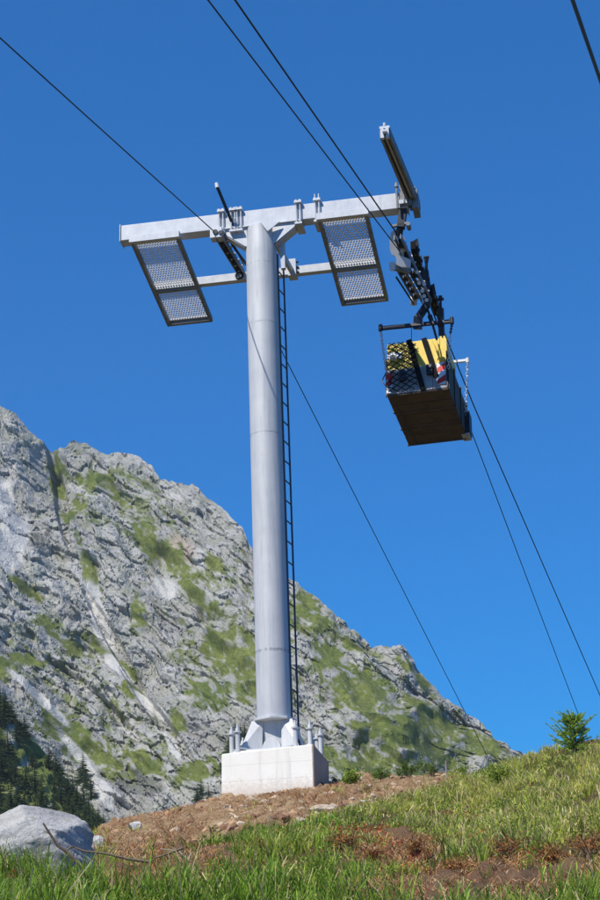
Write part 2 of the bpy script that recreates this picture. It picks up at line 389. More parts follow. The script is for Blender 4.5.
g = MB(); g.box(3.28, 3.62, -.22, .24, 12.50, 12.56); g.box(3.52, 3.66, -.2, .3, 12.02, 12.5); g.box(3.26, 3.52, -.24, -.17, 12.10, 12.72)
g.cyl((3.36, -.28, 12.12), (3.36, -.28, 12.70), .022, .022, 8); g.cyl((3.20, -.27, 12.0), (3.20, -.27, 12.68), .03, .03, 8); g.cyl((3.20, -.27, 12.55), (3.20, -.27, 12.66), .055, .03, 8)
g.build('mount', M['frame'], lb, bevel=.004)
MB().box(3.20, 3.42, -.275, -.245, 12.12, 12.22).build('mount_plate', M['galvch'], lb, bevel=.004)
# right sheave train, under the end of the crossarm
rt = [loc(P(x, y, dd)) for x, y, dd in ((399, 240, 38.3), (427, 298, 40.2))]
rR, a, b, d, ax, up = sheaves(rt[0], rt[1], 6, .125, 1, 'sheave_train')
g = MB(); g.bar((3.30, -.05, 12.07), (3.22, -.05, 11.62), .17, .17, (0, 1, 0)); g.bar((3.22, -.05, 11.68), tuple(a+up*.12), .12, .12); g.build('hanger_post', M['dark'], rR, bevel=.005)
g = MB(); g.bar((3.02, -.1, 11.66), (3.40, -.1, 11.70), .07, .05); g.cyl((3.40, -.15, 11.66), (3.40, .1, 11.66), .05, .05, 10); g.build('cross_pin', M['frame'], rR)
def pl(px, py, dd=38.6): return loc(P(px, py, dd))
out = [(397, 228), (391, 232), (389.5, 239), (390, 250), (391.5, 254.5), (395, 256), (396.5, 260), (396, 264.5), (401, 267), (409, 267), (409.5, 259), (402, 256), (402.5, 250), (399, 246), (397.5, 239), (399.5, 232)]
g = MB(); pts = [pl(*q) for q in out]; g.prism(pts, (0.03, .07, 0)); g.build('curved_link_plate', M['galvch'], rR, bevel=.004)
g = MB(); g.cyl(pl(399, 249, 38.55), pl(404.5, 247.5, 38.7), .10, .10, 16); g.build('link_pin', M['galvch'], rR, auto=40)
g = MB(); g.cyl(pl(403.5, 238.5, 38.6), pl(404, 238.4, 38.3), .035, .035, 12); g.build('link_bolt', M['galvch'], rR)
g = MB(); g.bar(pl(392, 266.5, 38.6), pl(409, 270, 39.0), .10, .15); g.build('rocker_head', M['frame'], rR, bevel=.006)
g = MB(); g.bar(pl(391.5, 266, 38.55), pl(393, 266.5, 38.6), .12, .19); g.build('rocker_cap', M['galvch'], rR, bevel=.004)
r2, a2, b2, d2, ax2, up2 = sheaves(pl(401, 270, 39.0), pl(418, 300, 40.4), 5, .105, 1, 'lower_sheave_train')
g = MB(); g.bar(a2-ax2*.12-up2*.16, b2-ax2*.10-up2*.10, .03, .04); g.bar(a2-up2*.02+ax2*.17, b2+up2*.02+ax2*.17, .03, .10); g.build('rope_guard', M['dark'], r2)
g = MB(); g.prism([pl(410, 296, 40.4), pl(410.5, 304, 40.4), pl(416, 301.5, 40.4), pl(419.5, 296.5, 40.4), pl(415, 295, 40.4)], (0, .05, 0)); g.build('tail_plate', M['galvch'], r2, bevel=.003)
g = MB(); g.cyl(b2-ax2*.16, b2-ax2*.05, .12, .12, 18); g.build('end_disc', M['galvch'], r2, auto=35)
for k, (x, y) in enumerate(((409, 262), (417, 272), (424, 284), (419, 283), (422, 291), (424, 296), (426.5, 300))):
    g = MB(); g.cyl(pl(x, y, 39.2), pl(x+.3, y, 38.98), .045, .045, 10); g.build('cap_bolt', M['galvch'], rR)
# ------------------------------------------------------------------ CONCRETE BLOCK
xb = .93
blk = MB().hexa([(-.93, -.95, -1.6), (.93, -.95, -1.6), (.93, .95, -1.6), (-.93, .95, -1.6), (-.91, -.93, -.175), (.955, -.93, -.10), (.955, .93, -.10), (-.91, .93, -.175)])
# keep the cast top level with the base plate
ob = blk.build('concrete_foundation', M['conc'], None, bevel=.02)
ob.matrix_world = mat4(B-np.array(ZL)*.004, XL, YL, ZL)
tag(ob, 'white cast concrete block that carries the foot of the steel tower', 'concrete block')
gr = MB(); gr.box(-.72, .72, -.72, .72, -.22, -.098); go = gr.build('grout_bed', M['conc'], ob)
# ------------------------------------------------------------------ ROPES
def rope(name, pts, r, label, mat='rope', seg=14):
    P2 = []
    for a_, b_ in zip(pts[:-1], pts[1:]):
        for k in range(seg): P2.append(np.array(a_)*(1-k/seg)+np.array(b_)*(k/seg))
    P2.append(pts[-1])
    o = MB().tube([tuple(q) for q in P2], r, 8).build(name, M[mat], None, smooth=True)
    return tag(o, label, 'cable', 'steel ropes of the cableway')
def ext(a_, b_, t): return a_+(b_-a_)*t
A1 = P(213, 230.5, 38.8); A2 = P(240, 269, 40.6)
rope('steel_cable', [ext(A1, P(0, 38, 27.7), 3.6), A1, A2, ext(A2, P(465, 712, 66.5), 1.9)], .013, 'dark rope over the left sheaves, crossing from the left edge behind the pole')
B1 = P(398, 249, 38.35); B2 = P(437, 316, 41.2)
rope('steel_cable', [ext(B1, P(208, 0, 24.7), 2.7), B1, B2, P(471, 430, 46.5), ext(P(471, 430, 46.5), P(573, 700, 64), 3)], .0135, 'left of the two dark ropes from the top edge, leaving beneath the crate')
C1 = P(394.5, 230, 38.2); C2 = P(431, 300, 40.6)
rope('steel_cable', [ext(C1, P(235, 0, 25.9), 2.9), C1, C2, P(474, 406, 45.5), ext(P(474, 406, 45.5), P(600, 695, 65), 3)], .017, 'right of the two dark ropes from the top edge, passing beside the crate')
D1 = P(572, -2, 10.5); D2 = P(601, 82, 12.6)
rope('steel_cable', [ext(D2, D1, 4.2), D2, ext(D1, D2, 40)], .0135, 'short length of grey-green laid wire rope cutting the top right corner of the sky', 'rope2', 20)
# ------------------------------------------------------------------ CARRIER AND CRATE
ya_, pt_ = np.radians(14), np.radians(-15.6)
CY = np.array([np.sin(ya_)*np.cos(pt_), np.cos(ya_)*np.cos(pt_), np.sin(pt_)]); CX = np.array([np.cos(ya_), -np.sin(ya_), 0]); CZ = np.cross(CX, CY)
CO = P(417.5, 391, 40.5)
MC = mat4(CO, CX, CY, CZ); MCi = MC.inverted()
def cl(px, py, dd): return MCi @ Vector(P(px, py, dd))
K = empty('cargo_crate', MC, label='long wooden cargo crate with yellow and grey front panels hanging from the cable carrier', cat='cargo crate')
W2, L2 = .745, 2.55
g = MB(); nb = 5
for k in range(nb): g.box(-W2, W2, k*L2/nb+.016, (k+1)*L2/nb-.016, -.03, .0+.002*(k % 2))
g.build('floor_plank', M['wood'], K, bevel=.004)
for x in (-W2+.12, 0, W2-.12): MB().box(x-.035, x+.035, .04, L2-.04, .004, .05).build('bearer', M['wood'], K)
for y in (.03, L2*.34, L2*.68, L2-.05): MB().box(-W2+.01, W2-.01, y-.03, y+.03, -.055, -.031).build('floor_batten', M['wood'], K, bevel=.004)
for s in (-1, 1):
    g = MB()
    for k in range(4): g.box(min(s*W2, s*(W2-.03)), max(s*W2, s*(W2-.03)), .03, L2-.02, .02+k*.235, .02+k*.235+.225)
    g.build('side_wall', M['wood'], K, bevel=.004)
for s in (-1, 1):
    for y in (.02, .85, 1.7, L2-.02): MB().bar((s*(W2+.012), y, -.04), (s*(W2+.012), y, 1.0), .03, .07, (0, 1, 0)).build('side_post', M['dark'], K)
MB().box(-W2+.032, W2-.032, L2-.03, L2, .02, .95).build('rear_wall', M['wood'], K)
g = MB()
for k in range(4): g.box(-W2+.01+k*.37, -W2+.01+k*.37+.362, 0, .03, .0, .68)
g.build('front_panel', M['grey'], K, bevel=.004)
MB().box(-W2+.01, W2-.18, .035, .065, .685, 1.43).build('upper_panel', M['yellow'], K, bevel=.006)
MB().box(W2-.175, W2-.01, .035, .065, .72, 1.50).build('upper_panel', M['yellow'], K, bevel=.006)
g = MB(); g.box(-W2+.02, W2-.02, .07, 1.3, .70, 1.34); g.build('tarpaulin_load', M['yellow'], K, bevel=.03)
# black bars built in place of slanting shadow bands across the front
MB().bar((-.18, -.03, 1.45), (.15, -.03, -.02), .13, .022, (0, 1, 0)).build('shadow_bar', M['black'], K); MB().bar((.19, -.03, 1.44), (.47, -.03, .30), .13, .022, (0, 1, 0)).build('shadow_bar', M['black'], K)
# dark diamond strands built in place of the grating's shadow, left of the front
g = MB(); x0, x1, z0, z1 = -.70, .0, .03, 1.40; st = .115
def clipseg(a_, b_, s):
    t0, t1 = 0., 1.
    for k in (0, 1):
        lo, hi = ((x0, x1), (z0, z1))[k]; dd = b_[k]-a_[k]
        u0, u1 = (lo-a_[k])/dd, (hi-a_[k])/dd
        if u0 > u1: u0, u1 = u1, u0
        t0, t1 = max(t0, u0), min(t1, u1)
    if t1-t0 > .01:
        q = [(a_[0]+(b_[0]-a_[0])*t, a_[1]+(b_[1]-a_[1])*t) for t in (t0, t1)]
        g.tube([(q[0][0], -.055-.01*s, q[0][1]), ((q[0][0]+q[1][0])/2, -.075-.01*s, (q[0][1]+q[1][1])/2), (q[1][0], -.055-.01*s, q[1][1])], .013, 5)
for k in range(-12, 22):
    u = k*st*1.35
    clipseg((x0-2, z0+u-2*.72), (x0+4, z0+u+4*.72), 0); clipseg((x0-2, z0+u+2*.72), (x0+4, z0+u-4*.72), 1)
g.build('shadow_net', M['black'], K)
# lamps, plates, hooks
for x, z in ((-.34, .42), (.32, .50)):
    r_ = link('latch_box', None, K)
    MB().box(x-.075, x+.075, -.13, -.03, z-.14, z+.14).build('housing', M['dark'], r_, bevel=.02)
    g = MB(); g.cyl((x, -.13, z+.05), (x, -.17, z+.05), .055, .05, 16); g.build('cap', M['blue'], r_, auto=35)
def warn(x0, x1, z0, z1):
    r_ = link('warning_plate', None, K)
    MB().box(x0, x1, -.022, -.006, z0, z1).build('plate', M['white'], r_)
    g = MB(); h = (z1-z0)
    for k in (0, 1):
        b_ = z0+k*h*.55-.02
        pts = [(x0+.004, -.024, max(z0, b_)), (x1-.004, -.024, max(z0+.0, b_+.10)), (x1-.004, -.024, min(z1, b_+.28)), (x0+.004, -.024, min(z1, b_+.14))]
        g.prism(pts, (0, -.004, 0))
    g.build('stripe', M['red'], r_)
warn(.49, .70, .10, .70); warn(-.76, -.60, .20, .58)
MB().box(-.745, -.60, -.06, -.03, .00, .22).build('corner_bag', M['white'], K, bevel=.02)
MB().cyl((-.66, -.05, .46), (-.66, -.09, .46), .075, .07, 18).build('red_lamp', M['red'], K, auto=35)
g = MB(); g.cyl((-.57, -.10, .98), (-.57, -.04, .98), .10, .10, 20); g.box(-.70, -.36, -.06, -.035, .95, 1.12); g.build('round_lamp', M['white'], K, auto=35)
MB().cyl((-.57, -.115, .955), (-.57, -.10, .955), .075, .075, 20).build('lens', M['dark'], K, auto=35)
g = MB(); g.tube([(-.75, -.02, .62), (-.82, -.12, .36), (-.80, -.16, .24), (-.70, -.12, .12), (-.60, -.06, .02)], .014, 6); g.tube([(-.74, 0, .02), (-.56, .9, -.06), (-.56, 1.8, -.08), (-.5, 2.5, -.06)], .012, 6); g.build('lashing_rope', M['dark'], K, smooth=True)
g = MB(); g.tube([(.50, -.05, 1.34), (.54, -.09, 1.1), (.56, -.07, .85), (.52, -.04, .76)], .016, 6); g.tube([(.40, -.05, 1.34), (.50, -.08, 1.0), (.58, -.05, .72)], .012, 6); g.build('yellow_strap', M['yellow'], K, smooth=True)
MB().bar((.735, -.03, .0), (.735, -.03, 1.0), .03, .04, (0, 1, 0)).build('corner_post', M['dark'], K)
MB().box(W2-.10, W2+.10, 2.28, 2.62, -.05, .48).build('rear_corner_box', M['galv'], K, bevel=.01)
MB().box(W2-.08, W2+.12, 2.24, 2.60, .0, .60).build('rear_hook_box', M['dark'], K, bevel=.01)
# carrier: grips on the rope, hanger arm, spreader bars, chains
Kr = empty('cable_carrier', mat4(P(426, 270, 40.2), CX, CY, CZ), label='dark blue carrier with cranked hanger, grips and chains above the crate', cat='cable carrier')
Kri = Kr.matrix_world.inverted()
def kl(px, py, dd=40.2): return Kri @ Vector(P(px, py, dd))
MKi = Kri @ MC
def k2(x, y, z): return MKi @ Vector((x, y, z))
g = MB(); g.tube([kl(426.3, 257), kl(426.5, 272)], .035, 8); g.build('hanger_pin', M['blue'], Kr, smooth=True)
g = MB()
for s in (0,):
    g.bar(kl(425.5, 270), kl(426.8, 284), .14, .14, (0, 1, 0)); g.bar(kl(427, 282), kl(427.2, 306), .15, .16, (0, 1, 0)); g.bar(kl(427.6, 304), kl(418, 318.5), .15, .15, (0, 1, 0)); g.bar(kl(418.4, 316), kl(417.6, 329.5), .19, .17, (0, 1, 0))
g.build('hanger_arm', M['blue'], Kr, bevel=.012)
g = MB(); g.bar(kl(423.2, 280.5), kl(429.8, 280), .12, .09); g.cyl(kl(426.4, 256.5), kl(426.5, 262.5), .05, .05, 8); g.bar(kl(423.4, 257.6), kl(429.3, 257), .05, .05); g.build('hanger_yoke', M['dark'], Kr, bevel=.004)
def grip(c0, c1, nw, r):
    a_ = kl(*c0); b_ = kl(*c1); gp = link('rope_grip', None, Kr)
    d_ = (b_-a_).normalized(); ax_ = d_.cross(Vector((0, 0, 1))).normalized()
    g = MB(); g.bar(a_, b_, .12, .22); g.build('grip_body', M['black'], gp, bevel=.01)
    for k in range(nw):
        g = MB(); wheel(g, a_+(b_-a_)*((k+.5)/nw)+ax_*.05, ax_, r, .05); g.build('grip_roller', M['dark'], gp, auto=35)
    g = MB(); g.cyl(a_+(b_-a_)*.35-ax_*.14, a_+(b_-a_)*.35-ax_*.06, .05, .05, 12); g.build('grip_knob', M['galv'], gp)
    g = MB(); q = a_+Vector((0, -.02, .10)); g.prism([q, q+Vector((.12, 0, .06)), q+Vector((.14, .05, -.12)), q+Vector((.03, .05, -.12))], (0, .02, 0)); g.build('grip_fin', M['dark'], gp)
grip((413, 245, 39.7), (422, 277, 41.0), 3, .13)
grip((429.5, 290, 40.2), (437.5, 312, 41.0), 3, .13)
g = MB(); g.tube([kl(440.5, 298), kl(441, 310)], .03, 8); g.bar(kl(440.8, 308), kl(441.8, 336), .13, .12, (0, 1, 0)); g.build('rear_hanger', M['blue'], Kr, bevel=.006)
g = MB(); g.bar(kl(437, 299.6), kl(444, 299), .05, .05); g.cyl(kl(440.4, 295.5), kl(440.5, 301), .045, .045, 8); g.build('rear_yoke', M['dark'], Kr)
sL, sR = kl(381, 328.5, 40.3), kl(452.3, 321.3, 40.0)
g = MB(); g.bar(sL, sR, .075, .085); g.build('spreader_bar', M['blue'], Kr, bevel=.006)
for q in (sL, sR): MB().cyl(q+Vector((0, -.05, .07)), q+Vector((0, -.05, -.10)), .05, .05, 10).build('spreader_end', M['dark'], Kr, bevel=.004)
g = MB(); g.tube([kl(427.5, 309), kl(432, 322), kl(437, 340)], .028, 8); g.tube([kl(431, 307), kl(443, 338)], .018, 6); g.build('tension_rod', M['dark'], Kr, smooth=True)
MB().cyl(kl(429.5, 315), kl(432, 322), .06, .05, 10).build('turnbuckle', M['dark'], Kr, auto=40)
MB().tube([kl(411.4, 327), kl(411.6, 342)], .009, 6).build('pull_cord', M['dark'], Kr)
# rear spreader, seen past the right side of the crate
rz0 = Kri @ Vector(P(449, 362.5, 42.6)); rz1 = Kri @ Vector(P(467.6, 360.3, 42.5))
g = MB(); g.bar(rz0, rz1, .06, .07); g.cyl(rz1+Vector((0, 0, .06)), rz1+Vector((0, 0, -.08)), .045, .045, 10); g.build('rear_spreader', M['galvch'], Kr, bevel=.004)
def chain(a_, b_, mat, L=.085):
    g = MB(); a_ = Vector(a_); b_ = Vector(b_); nn = max(3, int((b_-a_).length/(L*.78))); d_ = (b_-a_).normalized()
    s1 = d_.orthogonal().normalized(); s2 = d_.cross(s1)
    for k in range(nn):
        c = a_+(b_-a_)*((k+.5)/nn); sd_ = (s1+s2).normalized() if k % 2 else (s1-s2).normalized()
        g.tube([c+d_*math.cos(t)*L/2+sd_*math.sin(t)*L*.33 for t in np.linspace(0, 2*math.pi, 11)], .0105, 5)
    return g.build('chain', mat, Kr, smooth=True)
chain(sL+Vector((0, -.05, -.1)), k2(-W2+.01, -.03, .55), M['galv'])
cm = k2(W2+.02, -.02, .98)
chain(sR+Vector((0, -.05, -.1)), sR.lerp(cm, .42), M['dark']); chain(sR.lerp(cm, .42), k2(W2+.02, -.02, .5), M['white'], .10)
chain(rz1+Vector((0, 0, -.08)), k2(W2+.02, 2.3, .45), M['white'], .10)
# ------------------------------------------------------------------ GROUND
pxs = [-900, -300, 0, 60, 100, 150, 200, 225, 270, 335, 380, 440, 480, 520, 600, 700, 900, 1500]
cr_ = [880, 862, 848, 840, 824, 814, 801, 796, 791, 781, 781, 779, 768, 757, 745, 733, 712, 690]
cd_ = [24, 25, 26, 28, 30, 32, 34, 35, 35.4, 35.4, 34, 32, 29, 27, 24, 23, 22, 22]
pxs = np.array(pxs, float); cr_ = np.array(cr_, float); cd_ = np.array(cd_, float)
def zground(x, y, detail=True):
    x = np.asarray(x, float); y = np.asarray(y, float); yy = np.maximum(y, .5)
    px = 300+f*(x*np.cos(rho)+0*yy)/(yy*np.cos(p)*1.02)-8
    px = np.clip(px, -900, 1500)
    dc = np.interp(px, pxs, cd_); rc = np.interp(px, pxs, cr_)
    zc = zrow(x*dc/yy, dc, rc); zb_ = zrow(x*15/yy, 15., 908.+0*x)
    s15 = (zc-zb_)/(dc-15)
    up_ = zb_+(np.minimum(yy, dc)-15)*s15
    t = np.clip((yy-15)/(dc-15), 0, 1); up_ = up_+.10*np.sin(t*math.pi)
    near = zb_*sm(0, 15, yy)**1.0
    z = np.where(yy < 15, 0*near+(zb_*(yy/15)**1.3), up_)
    bx = np.maximum(yy-dc, 0)
    z = z-np.where(bx < 8, .028*bx**2*1.0, .028*64+(bx-8)*.448)
    z = z+np.where(bx > 0, np.minimum(bx, 2)*s15, 0)
    far = sm(20, 90, bx); z = z*(1-far)+far*np.maximum(z, -62+6*fbm(x/60, y/60, 3, 5))
    if detail:
        a_ = sm(4, 14, yy)
        z = z+a_*(.10*fbm(x/2.3, y/2.3, 3, 11)+.05*fbm(x/.6, y/.6, 3, 12))
    return z
def soilmask(x, y, z):
    px, py, d_ = pr(np.stack([x, y, z], -1))
    nz = 16*fbm(x/.9, y/.9, 3, 31)
    lo = np.interp(px, [60, 95, 120, 200, 260, 300, 350, 400, 450, 475], [800, 862, 858, 842, 830, 826, 815, 801, 789, 769])
    m = sm(6, -6, py-lo+nz*.5)*sm(70, 105, px+nz)*sm(480, 440, px+nz*.5)
    m2 = sm(-1, .35, 1-((px-490)/125)**2-((py-892)/28)**2+nz/22)
    m3 = sm(-1, .35, 1-((px-405)/42)**2-((py-856)/17)**2+nz/16)
    m4 = sm(-1, .35, 1-((px-150)/92)**2-((py-872)/26)**2+nz/16)
    return m, np.clip(np.maximum(np.maximum(m2, m3), m4), 0, 1)
xs = np.concatenate([np.linspace(-400, -14, 40)[:-1], np.linspace(-14, 14, 430), np.linspace(14, 400, 40)[1:]])
ys = np.concatenate([np.linspace(-60, 9, 24)[:-1], np.linspace(9, 40, 470), 40*(560/40.)**np.linspace(0, 1, 70)[1:]])
X, Y = np.meshgrid(xs, ys, indexing='ij'); Zg = zground(X, Y)
m1, m2 = soilmask(X, Y, Zg); sl = np.maximum(m1, m2)
inn = sm(8, 12, Y)*sm(42, 38, Y)*sm(16, 13, np.abs(X))
cl1, _, e1 = cells(X/.34, Y/.34, 41); cl2, _, _ = cells(X/.13, Y/.13, 51)
Zg = Zg+inn*sl*(.11*cl1+.06*cl2+.03*fbm(X/.25, Y/.25, 2, 9))
blockd = np.hypot(X-B[0], Y-B[1])
def soil_mat():
    n = N('hillside_soil'); c = n.coord(); a_ = n.attr('soil').outputs['Fac']; dk = n.attr('litter').outputs['Fac']
    k = n.noise(c, 1.7, 7, .65); k2 = n.noise(c, 9, 6, .7); k3 = n.noise(c, 38, 4, .7)
    so = n.mix(n.ramp(k, [(.36, (0, 0, 0)), (.62, (1, 1, 1))]), (.44, .24, .11), (.78, .53, .29))
    so = n.mix(n.ramp(k2, [(.52, (0, 0, 0)), (.72, (1, 1, 1))]), so, (.66, .47, .31))
    so = n.mix(n.math('MULTIPLY', n.ramp(k3, [(.52, (0, 0, 0)), (.62, (1, 1, 1))]), .7), so, (.13, .07, .04))
    li = n.mix(k2, (.22, .12, .065), (.46, .29, .17))
    so = n.mix(dk, so, li)
    gr_ = n.mix(k2, (.12, .10, .035), (.26, .17, .08))
    far = n.attr('far').outputs['Fac']; gr_ = n.mix(far, gr_, n.mix(k, (.05, .075, .03), (.10, .12, .05)))
    return n.out(n.mix(a_, gr_, so), .95, n.math('ADD', k2, k3), 1., .09, 0, .1)
gnd = bigmesh('ground', np.stack([X, Y, Zg], -1).reshape(-1, 3), grid(*X.shape)[:, ::-1], mat=soil_mat(), attrs={'soil': sl.ravel(), 'litter': (m2*(1-m1)).ravel(), 'far': sm(38, 60, Y).ravel()}, smooth=True)
tag(gnd, kind='structure')
def gz(x, y): return zground(x, y)
# ------------------------------------------------------------------ MOUNTAIN
rid = [(-260, 330), (-120, 372), (-60, 388), (0, 405), (22, 424), (40, 441), (50, 451), (62, 449), (76, 443), (90, 449), (104, 453), (122, 456), (140, 459), (153, 465), (160, 479), (178, 484), (198, 491), (214, 502), (228, 514), (242, 529), (250, 547), (256, 551), (275, 566), (300, 588), (322, 606), (345, 624), (360, 637), (371, 645), (386, 646), (402, 649), (412, 660), (416, 668), (430, 681), (450, 699), (472, 716), (490, 731), (508, 749), (540, 778), (600, 830), (760, 900)]
rx = [a_ for a_, _ in rid]; ry = [b_ for _, b_ in rid]
cx = np.arange(-180, 640, 1.2); tt = np.linspace(0, 1, 350)
rr = np.interp(cx, rx, ry)+5.0*fbm(cx/15, cx*0, 3, 70)+1.6*fbm(cx/3.5, cx*0+9, 2, 71)
base_row = 872.
PX, TT = np.meshgrid(cx, tt, indexing='ij'); RID = rr[:, None]+0*TT
ROW = base_row+(RID-base_row)*TT
hgt = np.clip((base_row-RID)/450, .02, 1.3)
dn = 430+20*np.sin(PX/70)
DD = dn+(250*hgt**.8)*TT**1.05
Q = P(PX, ROW, DD)
# rotated strata coordinates
ca, sa = math.cos(math.radians(40)), math.sin(math.radians(40))
wx = 7*fbm(PX/30, ROW/30, 3, 81); wy = 7*fbm(PX/30+40, ROW/30, 3, 82)
u = ((PX+wx)*ca+(ROW+wy)*sa); v = (-(PX+wx)*sa+(ROW+wy)*ca)
def blobs(lst, nz=1.):
    m = np.zeros(PX.shape)-(.8 if nz > 1.5 else 0); wob = fbm(PX/16, ROW/16, 4, 91)*.9*nz
    for (x_, y_, a_, b_, ang_) in lst:
        c_, s_ = math.cos(math.radians(ang_)), math.sin(math.radians(ang_))
        dx_, dy_ = PX-x_, ROW-y_; q = np.sqrt(((dx_*c_+dy_*s_)/a_)**2+((-dx_*s_+dy_*c_)/b_)**2)
        m = np.maximum(m, (1.25-q) if nz > 1.5 else sm(1.15, .75, q+wob*.45))
    return m
meadow = blobs([(56, 470, 10, 28, 0), (70, 515, 12, 9, 30), (100, 482, 24, 9, 20), (150, 545, 26, 11, 60), (172, 560, 38, 11, 42), (200, 600, 30, 8, 40), (78, 505, 20, 6, 60), (235, 655, 45, 22, 25), (205, 690, 22, 15, 10), (260, 685, 40, 18, 10), (330, 660, 26, 14, 40), (365, 700, 46, 26, 30), (400, 740, 62, 26, 15), (440, 725, 40, 14, 42), (375, 765, 60, 22, 5), (318, 625, 12, 10, 30), (352, 648, 16, 7, 40),
    (70, 738, 38, 17, 35), (100, 755, 24, 16, 40), (130, 690, 16, 8, 40), (60, 640, 26, 6, 32), (30, 660, 26, 6, 15), (195, 775, 22, 12, -20), (145, 765, 24, 10, 20), (180, 725, 12, 10, 40), (110, 655, 34, 5, 38), (140, 620, 8, 18, -10), (5, 670, 14, 16, 0), (480, 745, 24, 12, 40), (120, 500, 16, 6, 40), (45, 625, 15, 5, 35), (300, 615, 14, 30, 40), (420, 680, 30, 6, 42), (215, 570, 14, 5, 50), (90, 575, 6, 26, -20), (25, 590, 20, 4, 35)], 2)
meadow_raw = meadow; meadow = sm(.05, .55, meadow_raw)
sparse = blobs([(330, 640, 60, 45, 45), (230, 620, 60, 70, 45), (120, 500, 80, 40, 30), (430, 710, 60, 40, 40), (60, 660, 70, 40, 30), (120, 740, 70, 40, 30)])
scree = blobs([(12, 545, 20, 34, 10), (2, 500, 12, 26, 0), (100, 620, 9, 36, -15), (118, 668, 24, 6, 42), (150, 705, 30, 5, 40), (172, 745, 22, 5, 65), (40, 700, 40, 5, 42), (78, 752, 34, 6, 48), (105, 795, 22, 8, 60), (165, 590, 14, 12, 40)], .7)
pink = blobs([(183, 552, 10, 17, -35)], .6)
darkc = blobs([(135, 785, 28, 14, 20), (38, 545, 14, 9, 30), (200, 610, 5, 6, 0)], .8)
c1, r1, ed1 = cells(u/26, v/10, 101); c2, r2, ed2 = cells(u/10+3, v/5, 111); c3, r3, ed3 = cells(u/4.2+7, v/2.4, 121)
big = fbm(u/110, v/60, 4, 131); rig = 1-np.abs(fbm(u/70, v/26, 3, 141))*2
soft = np.clip(meadow*.95+scree*.75, 0, .97)
rough = (1-soft)
edge = sm(1.0, .97, TT)*.45+.55
disp = big*11+rig*6+(.12+.88*rough)*(c1*1.6+c2*1.0+c3*.42-.4*sm(.06, 0, ed1)-.25*sm(.06, 0, ed2)+.8*fbm(u/7, v/4, 4, 171))-5.*blobs([(118, 650, 6, 60, -30), (160, 720, 6, 60, -38), (60, 500, 6, 60, -12), (95, 700, 8, 60, -48)], .4)
disp = disp*edge*np.clip(TT*6, .2, 1)
nrm = np.array([.0, -.93, .22]); Q = Q+nrm*disp[..., None]
# steepen texture sideways a little so that blocks overhang unevenly
gn = fbm(PX/7, ROW/6, 4, 151); gn2 = fbm(u/14, v/5, 4, 152)
fine = .6*fbm(PX/3.2, ROW/3.0, 3, 153)+.7*fbm(u/6, v/3.5, 3, 154)
grass = sm(.0, .30, meadow_raw*.62+.50*gn+.55*gn2+.45*fine-.02)*(.55+.45*sm(-.3, .2, meadow_raw))
grass = np.clip(np.maximum(grass, sm(.10, .34, gn2*.7+fine*.45+gn*.3+sparse*.30-.15)*.85*sparse)*(1-.9*scree)*(.45+.55*sm(-.25, -.05, fine+.3*(r3-.5)+meadow_raw*.3)), 0, 1)
